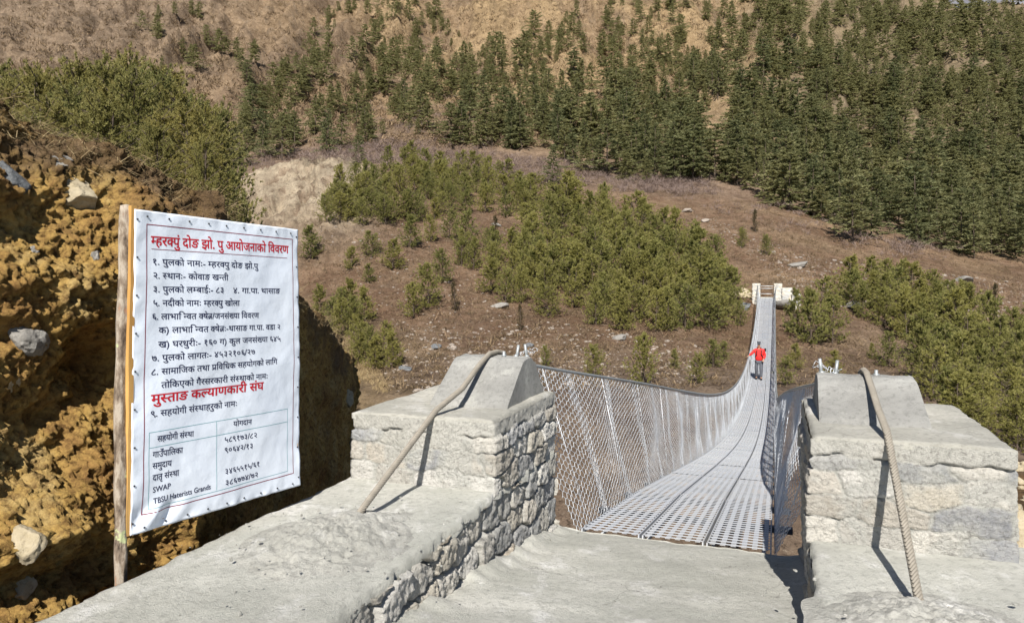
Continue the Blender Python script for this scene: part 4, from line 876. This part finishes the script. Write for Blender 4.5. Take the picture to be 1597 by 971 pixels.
for x, y, hp, lab in [(485, 402, 44, 'low round pine right beside the top right corner of the board'), (640, 386, 46, 'upright young pine on the bare slope above the board level'), (672, 377, 38, 'small green pine between the outcrop clump and the bare slope'),
    (580, 402, 36, 'thin young pine alone on the brown slope'), (548, 420, 34, 'faint olive sapling on the brown slope near the board'), (612, 420, 44, 'spindly young pine in the middle of the bare slope'), (575, 440, 26, 'tiny sapling under the spindly pine'),
    (645, 495, 52, 'bushy pine left of the dark juniper on the lower slope'), (668, 480, 56, 'tall young pine left of the dark juniper'), (690, 440, 48, 'slim young pine above the dark juniper'), (700, 372, 40, 'small pine at the left of the brown opening'),
    (1003, 600, 74, 'full round young pine just behind the left bridge netting'), (925, 585, 42, 'loose young pine behind the netting left of the round pine'), (1085, 598, 46, 'young pine behind the netting right of the round pine'), (1052, 575, 30, 'small sapling up the slope beside the round pine'),
    (1112, 572, 38, 'low young pine near the bridge left of the hiker'), (1128, 562, 26, 'tiny sapling near the bridge left of the hiker'), (850, 572, 30, 'yellow sapling above the left saddle block'), (940, 478, 40, 'pine standing at the foot of the big clump'), (1156, 508, 34, 'yellowish low pine by the bridge below the far end'),
    (855, 495, 52, 'pine at the left foot of the big clump'), (1265, 538, 88, 'tall full pine right of the bridge above the right block'), (1238, 520, 66, 'yellow green pine touching the bridge at the far right side'), (1298, 535, 72, 'full young pine right of the tall one beside the bridge'), (1280, 500, 60, 'pine just right of the far stone wall'),
    (1225, 600, 40, 'small yellow sapling beside the right netting'), (1300, 588, 40, 'sapling above the right saddle block'), (1387, 572, 50, 'spiky sapling alone on the brown ground above the right tower'), (1240, 575, 34, 'low yellow sapling by the right netting'), (1360, 560, 24, 'tiny sapling beside the spiky sapling'),
    (1157, 386, 30, 'little dark green pine on the bench'), (1196, 398, 28, 'dark little pine right of the one on the bench'), (1120, 470, 58, 'pine at the right tip of the big clump'), (720, 415, 40, 'green sapling in the brown opening')]: young_at(x, y, hp, lab)
for x, y, hp, lab in [(710, 484, 40, 'dark green juniper standing alone on the lower slope'), (1553, 484, 40, 'dark brown green juniper bush on the right bench'), (1178, 362, 34, 'narrow brown half dead conifer on the bench'), (772, 384, 40, 'slim dark juniper in the middle of the slope'), (812, 515, 36, 'rusty dark juniper bush above the left tower')]: young_at(x, y, hp, lab, vs=JV, wid=.9, name='juniper_bush', cat='juniper bush')
# tall olive pines crowding over the dirt bank
k = 0
for row, (d, ytop, n) in enumerate([(17, 165, 9), (21, 140, 9), (26, 120, 10), (32, 108, 10)]):
    for i in range(n):
        x = -70+i*(405+row*6)/(n-1)+rd.uniform(-14, 14); x = min(x, 338 if row < 3 else 345); yt = ytop+rd.uniform(-14, 18)+(max(0, x-235))*.42*(1 if row else 1.2)+(max(0, 60-x))*.12
        X = (x-CX)/F*d; p = drop(X, d+rd.uniform(-1, 1))
        if p is None: continue
        h = CH-(yt-HOR)*p.y/F-p.z; plant(rd.choice(UV_), (p.x, p.y, p.z-.05), h*1.02, rd.uniform(.75, 1.05)*(1.0 if h < 4.5 else .85), rd.uniform(0, 6.28), 'olive green pine in the dense stand above the dirt bank', 'pine_tree', 'pine tree', 'olive pines above the dirt bank')
p = drop((318-CX)/F*15.5, 15.5)
if p: plant(UV_[1], (p.x, p.y, p.z-.05), CH-(215-HOR)*p.y/F-p.z, .62, 2.2, 'dense green pine at the right end of the stand, directly behind the board top')
p = drop((352-CX)/F*24, 24)
if p: plant(UV_[0], (p.x, p.y, p.z-.05), CH-(262-HOR)*24/F-p.z, .5, 1.1, 'slim green pine at the dark right edge of the stand above the board')
# conifers of the mountainside
cand = []
for poly, n, gap, hs, lab, grp in [
    ([(1140, 285), (1020, 290), (880, 265), (850, 200), (1000, 160), (1150, 130), (1290, 90), (1400, 30), (1480, 30), (1660, 40), (1660, 415), (1530, 405), (1360, 375), (1210, 325)], 640, 13.5, (5, 11.5), 'dark green conifer in the dense forest on the right mountainside', 'conifers of the dense right forest'),
    ([(700, 230), (720, 90), (880, 30), (1000, -40), (1600, -60), (1400, 30), (1290, 90), (1150, 130), (1000, 160), (850, 200), (850, 240)], 400, 12.5, (4, 10), 'dark conifer among the ochre gullies of the upper mountainside', 'conifers among the upper gullies'),
    ([(1180, 70), (1330, 50), (1597, 45), (1660, 45), (1660, -50), (1180, -50)], 110, 13, (7, 12.01), 'tall conifer near the forest skyline at the upper right', 'conifers near the upper right skyline'),
    ([(350, 265), (370, 180), (430, 120), (480, 20), (600, -30), (720, 60), (700, 200), (640, 215), (540, 230), (470, 250)], 270, 11, (2.5, 8.5), 'scattered conifer on the golden slope at the upper middle', 'scattered conifers on the golden slope'),
    ([(170, 40), (230, 20), (320, 20), (400, 70), (410, 165), (360, 120), (310, 115), (250, 65)], 38, 12, (4.5, 7), 'small conifer on the bare brown hillside at the upper left', 'small conifers on the upper left hillside'),
    ([(170, 135), (230, 105), (262, 120), (265, 150), (200, 150)], 9, 13, (4.5, 6), 'small conifer just above the olive pine stand', 'small conifers above the olive stand')]:
    for x, y in scatter(poly, n, gap, int(poly[0][0]+n), .75):
        p = ground(x, y, 100)
        if p is None or noise(np.array([x*.022, y*.03, 3.3])) < (-.30 if hs[1] > 11.4 else -.22 if hs[1] > 9.5 else -.08): continue
        h = rd.uniform(*hs); cand.append((h/p.y*F, p, h, lab, grp, x, y))
for x, y, h, lab in [(862, 288, 6.6, 'lone dark conifer standing at the edge of the mauve shrub band'), (385, 130, 6, 'dark small conifer right of the olive stand'), (440, 250, 9.0, 'dark conifer pair tree above the sandy outcrop'), (410, 245, 9.5, 'bluish dark conifer above the sandy outcrop left'),
                     (510, 246, 6, 'round dark conifer just above the sandy outcrop crest'), (570, 225, 8, 'dark bluish conifer above the crest in mauve shrubs'), (1330, 380, 9.5, 'big conifer at the lower left corner of the right forest'), (1150, 290, 7.5, 'bushy conifer at the lower edge of the forest'), (560, 257, 4, 'green pine on the crest of the sandy outcrop')]:
    p = ground(x, y, 80)
    if p: cand.append((9999, p, h, lab, None, x, y))
cand.sort(key=lambda c: -c[0]); rest = []
for i, (s, p, h, lab, grp, x, y) in enumerate(cand):
    v = rd.choice(CV); wid = rd.uniform(.85, 1.35)
    if i < 300: plant(v, (p.x, p.y, p.z-.25), h, wid, rd.uniform(0, 6.28), lab, 'conifer_tree', 'conifer', grp)
    else: rest.append((v, p, h, wid))
if rest:
    VV = []; TT3 = []; ti = []; nn = 0
    for v, p, h, wid in rest:
        a = rd.uniform(0, 6.28); c, s = math.cos(a), math.sin(a); q = v[2]; X = q@np.array([[c, s, 0], [-s, c, 0], [0, 0, 1.]])*[h*wid, h*wid, h]+[p.x, p.y, p.z-.25]
        VV.append(X); TT3.append(v[3]+nn); nn += len(X); ti.append(v[4]*.7+.1*rd.random())
    tag(mesh_np('distant_forest', np.concatenate(VV), np.concatenate(TT3), M['dark'], cols={'tint': np.concatenate(ti)}), 'far small conifers scattered between the larger trees of the mountainside', 'forest', kind='stuff')
# bare mauve shrubs, scrub, dry tufts and loose stones on the slopes (uncountable)
def pts_on(polys, seed, dmin=14, jitter=0):
    out = []; r = random.Random(seed)
    for poly, n in polys:
        xs = [p[0] for p in poly]; ys = [p[1] for p in poly]; k = 0
        while k < n:
            x = r.uniform(min(xs), max(xs)); y = r.uniform(min(ys), max(ys))
            if inpoly(x, y, poly):
                k += 1; p = ground(x, y, dmin)
                if p: out.append(p[:])
    return np.array(out)
band = pts_on([([(1000, 300), (1300, 330), (1500, 430), (1400, 440), (1180, 350)], 70), ([(370, 245), (470, 235), (600, 225), (700, 235), (860, 250), (960, 275), (960, 285), (850, 288), (700, 270), (600, 255), (470, 250), (370, 268)], 620), ([(960, 278), (1100, 280), (1110, 305), (960, 298)], 170), ([(590, 150), (760, 150), (760, 240), (560, 240)], 170), ([(1400, 370), (1480, 385), (1470, 410), (1400, 395)], 30), ([(850, 110), (1350, 80), (1350, 260), (900, 260)], 150)], 3, 90)
V, q, t3, ti = blades(np.repeat(band, 4, 0)+np.random.default_rng(6).normal(size=(len(band)*4, 3))*[1.2, 1.2, .25], 16, np.random.default_rng(1).uniform(.5, 1.7, len(band)*4), .022, 1.6, .7, 2, .1, .25); stuff('bare_shrubs', V, q, t3, ti, 'twig', 'band of leafless mauve brown shrubs at the foot of the mountain', 'shrubs')
tuf = pts_on([([(470, 300), (900, 290), (1597, 420), (1597, 560), (1300, 600), (1100, 610), (600, 610), (480, 480)], 8200), ([(1180, 300), (1597, 400), (1597, 500), (1200, 440)], 2200), ([(640, 270), (1000, 290), (1180, 300), (1300, 400), (1100, 400), (800, 310)], 1500)], 4, 18)
V, q, t3, ti = blades(tuf, 8, np.random.default_rng(2).gamma(2, .14, len(tuf))+.1, .020, 1.5, .6, 3, .3, .18); stuff('dry_tufts', V, q, t3, ti, 'scrub', 'low brown scrub and dry tufts dotted over the far slope', 'scrub')
tuf = pts_on([([(0, 0), (700, 0), (700, 230), (330, 230), (300, 130), (0, 110)], 2600), ([(700, 0), (1300, 0), (1100, 150), (850, 230), (700, 230)], 2200)], 5, 90)
V, q, t3, ti = blades(tuf, 12, np.random.default_rng(3).uniform(.5, 1.9, len(tuf)), .10, 1.4, .7, 4, .2, .7); stuff('hillside_scrub', V, q, t3, ti, 'scrub', 'tiny dry bushes speckled over the upper brown hillside', 'scrub')
tuf = pts_on([([(480, 480), (560, 560), (610, 600), (600, 615), (520, 560), (475, 500)], 260)], 6, 18)
V, q, t3, ti = blades(tuf, 22, .35, .010, .9, .8, 5, .5, .2); stuff('straw_grass', V, q, t3, ti, 'straw', 'straw coloured grass on the eroded edge beside the dark bank', 'dry grass')
st_ = pts_on([([(600, 520), (860, 500), (1100, 540), (1100, 600), (600, 612)], 1100), ([(1060, 320), (1260, 400), (1597, 440), (1597, 500), (1300, 480), (1240, 450)], 2000), ([(470, 340), (820, 360), (800, 520), (620, 520)], 500)], 8, 18)
mb = MB(); r = np.random.default_rng(9); ico = np.array([v.co[:] for v in rock_mesh(3, (1, 1, 1), 1).vertices]); icf = np.array([list(p.vertices) for p in rock_mesh(3, (1, 1, 1), 1).polygons])
for p in st_:
    a = r.uniform(0, 6.28); s = r.gamma(1.5, .04)+.02; q = ico@np.array([[math.cos(a), math.sin(a), 0], [-math.sin(a), math.cos(a), 0], [0, 0, .6]]); mb.add(q*s*r.uniform(.6, 1.4, 3)+p, None, icf)
tag(mb.build('loose_stones', M['rock_dust'], None, False), 'small grey stones strewn over the far slope', 'stones', kind='stuff')
mb = MB(); r = np.random.default_rng(19)                       # stones and clods on the soil beside the right tower
for k in range(420):
    x = r.uniform(2.1, 5.5); y = r.uniform(2.6, 6.0); p = drop(x, y, 3)
    if p is None or (x*cT-y*sT < .95 and x*sT+y*cT < 4.4): continue
    mb.add(ico*(r.gamma(1.6, .022)+.012)*r.uniform(.6, 1.4, 3)+np.array(p), None, icf)
tag(mb.build('rubble', M['rock_pale'], None, False), 'ochre clods and stones strewn on the soil beside the right tower', 'rubble', kind='stuff')
mb = MB(); r = np.random.default_rng(23); ico2 = np.array([v.co[:] for v in rock_mesh(8, (1, 1, 1), 2).vertices]); icf2 = np.array([list(p.vertices) for p in rock_mesh(8, (1, 1, 1), 2).polygons])
for k in range(700):
    y = r.uniform(5.5, 24); x = y*r.uniform(-.35, .6); p = drop(x, y, .2)
    if p is None: continue
    a = r.uniform(0, 6.28); q = ico2@np.array([[math.cos(a), math.sin(a), 0], [-math.sin(a), math.cos(a), 0], [0, 0, .75]]); mb.add(q*(r.gamma(1.3, .07)+.03)*r.uniform(.6, 1.4, 3)+np.array(p), None, icf2)
tag(mb.build('gully_stones', M['rock_pale'], None, False), 'ochre stones and clods in the gully under the bridge', 'stones', kind='stuff')
mb = MB()                                                    # crumbs of mortar and grit on the platforms
for k in range(240):
    if k < 150: u, v = 2.42+r.normal()*.26, -1.62+r.normal()*.24; z = ZL+.02
    elif k < 200: u, v, z = r.uniform(.8, 3.1), r.uniform(-2, -1.35), ZL+.003
    else: u, v, z = 2.47+r.normal()*.25, .46+r.normal()*.25, ZR+.02
    dd_ = math.hypot(u-(2.42 if k < 150 else 2.47), v-(-1.62 if k < 150 else .46)); 
    if k < 150 or k >= 200: z += .04*max(0, 1-dd_/.33)
    mb.add(ico*(r.gamma(1.3, .0020)+.0012)*r.uniform(.4, 1.6, 3)+BV(u, v, z), None, icf)
tag(mb.build('mortar_crumbs', M['mortar'], None, False), 'crumbs of dry mortar scattered over the concrete slabs', 'crumbs', kind='stuff')
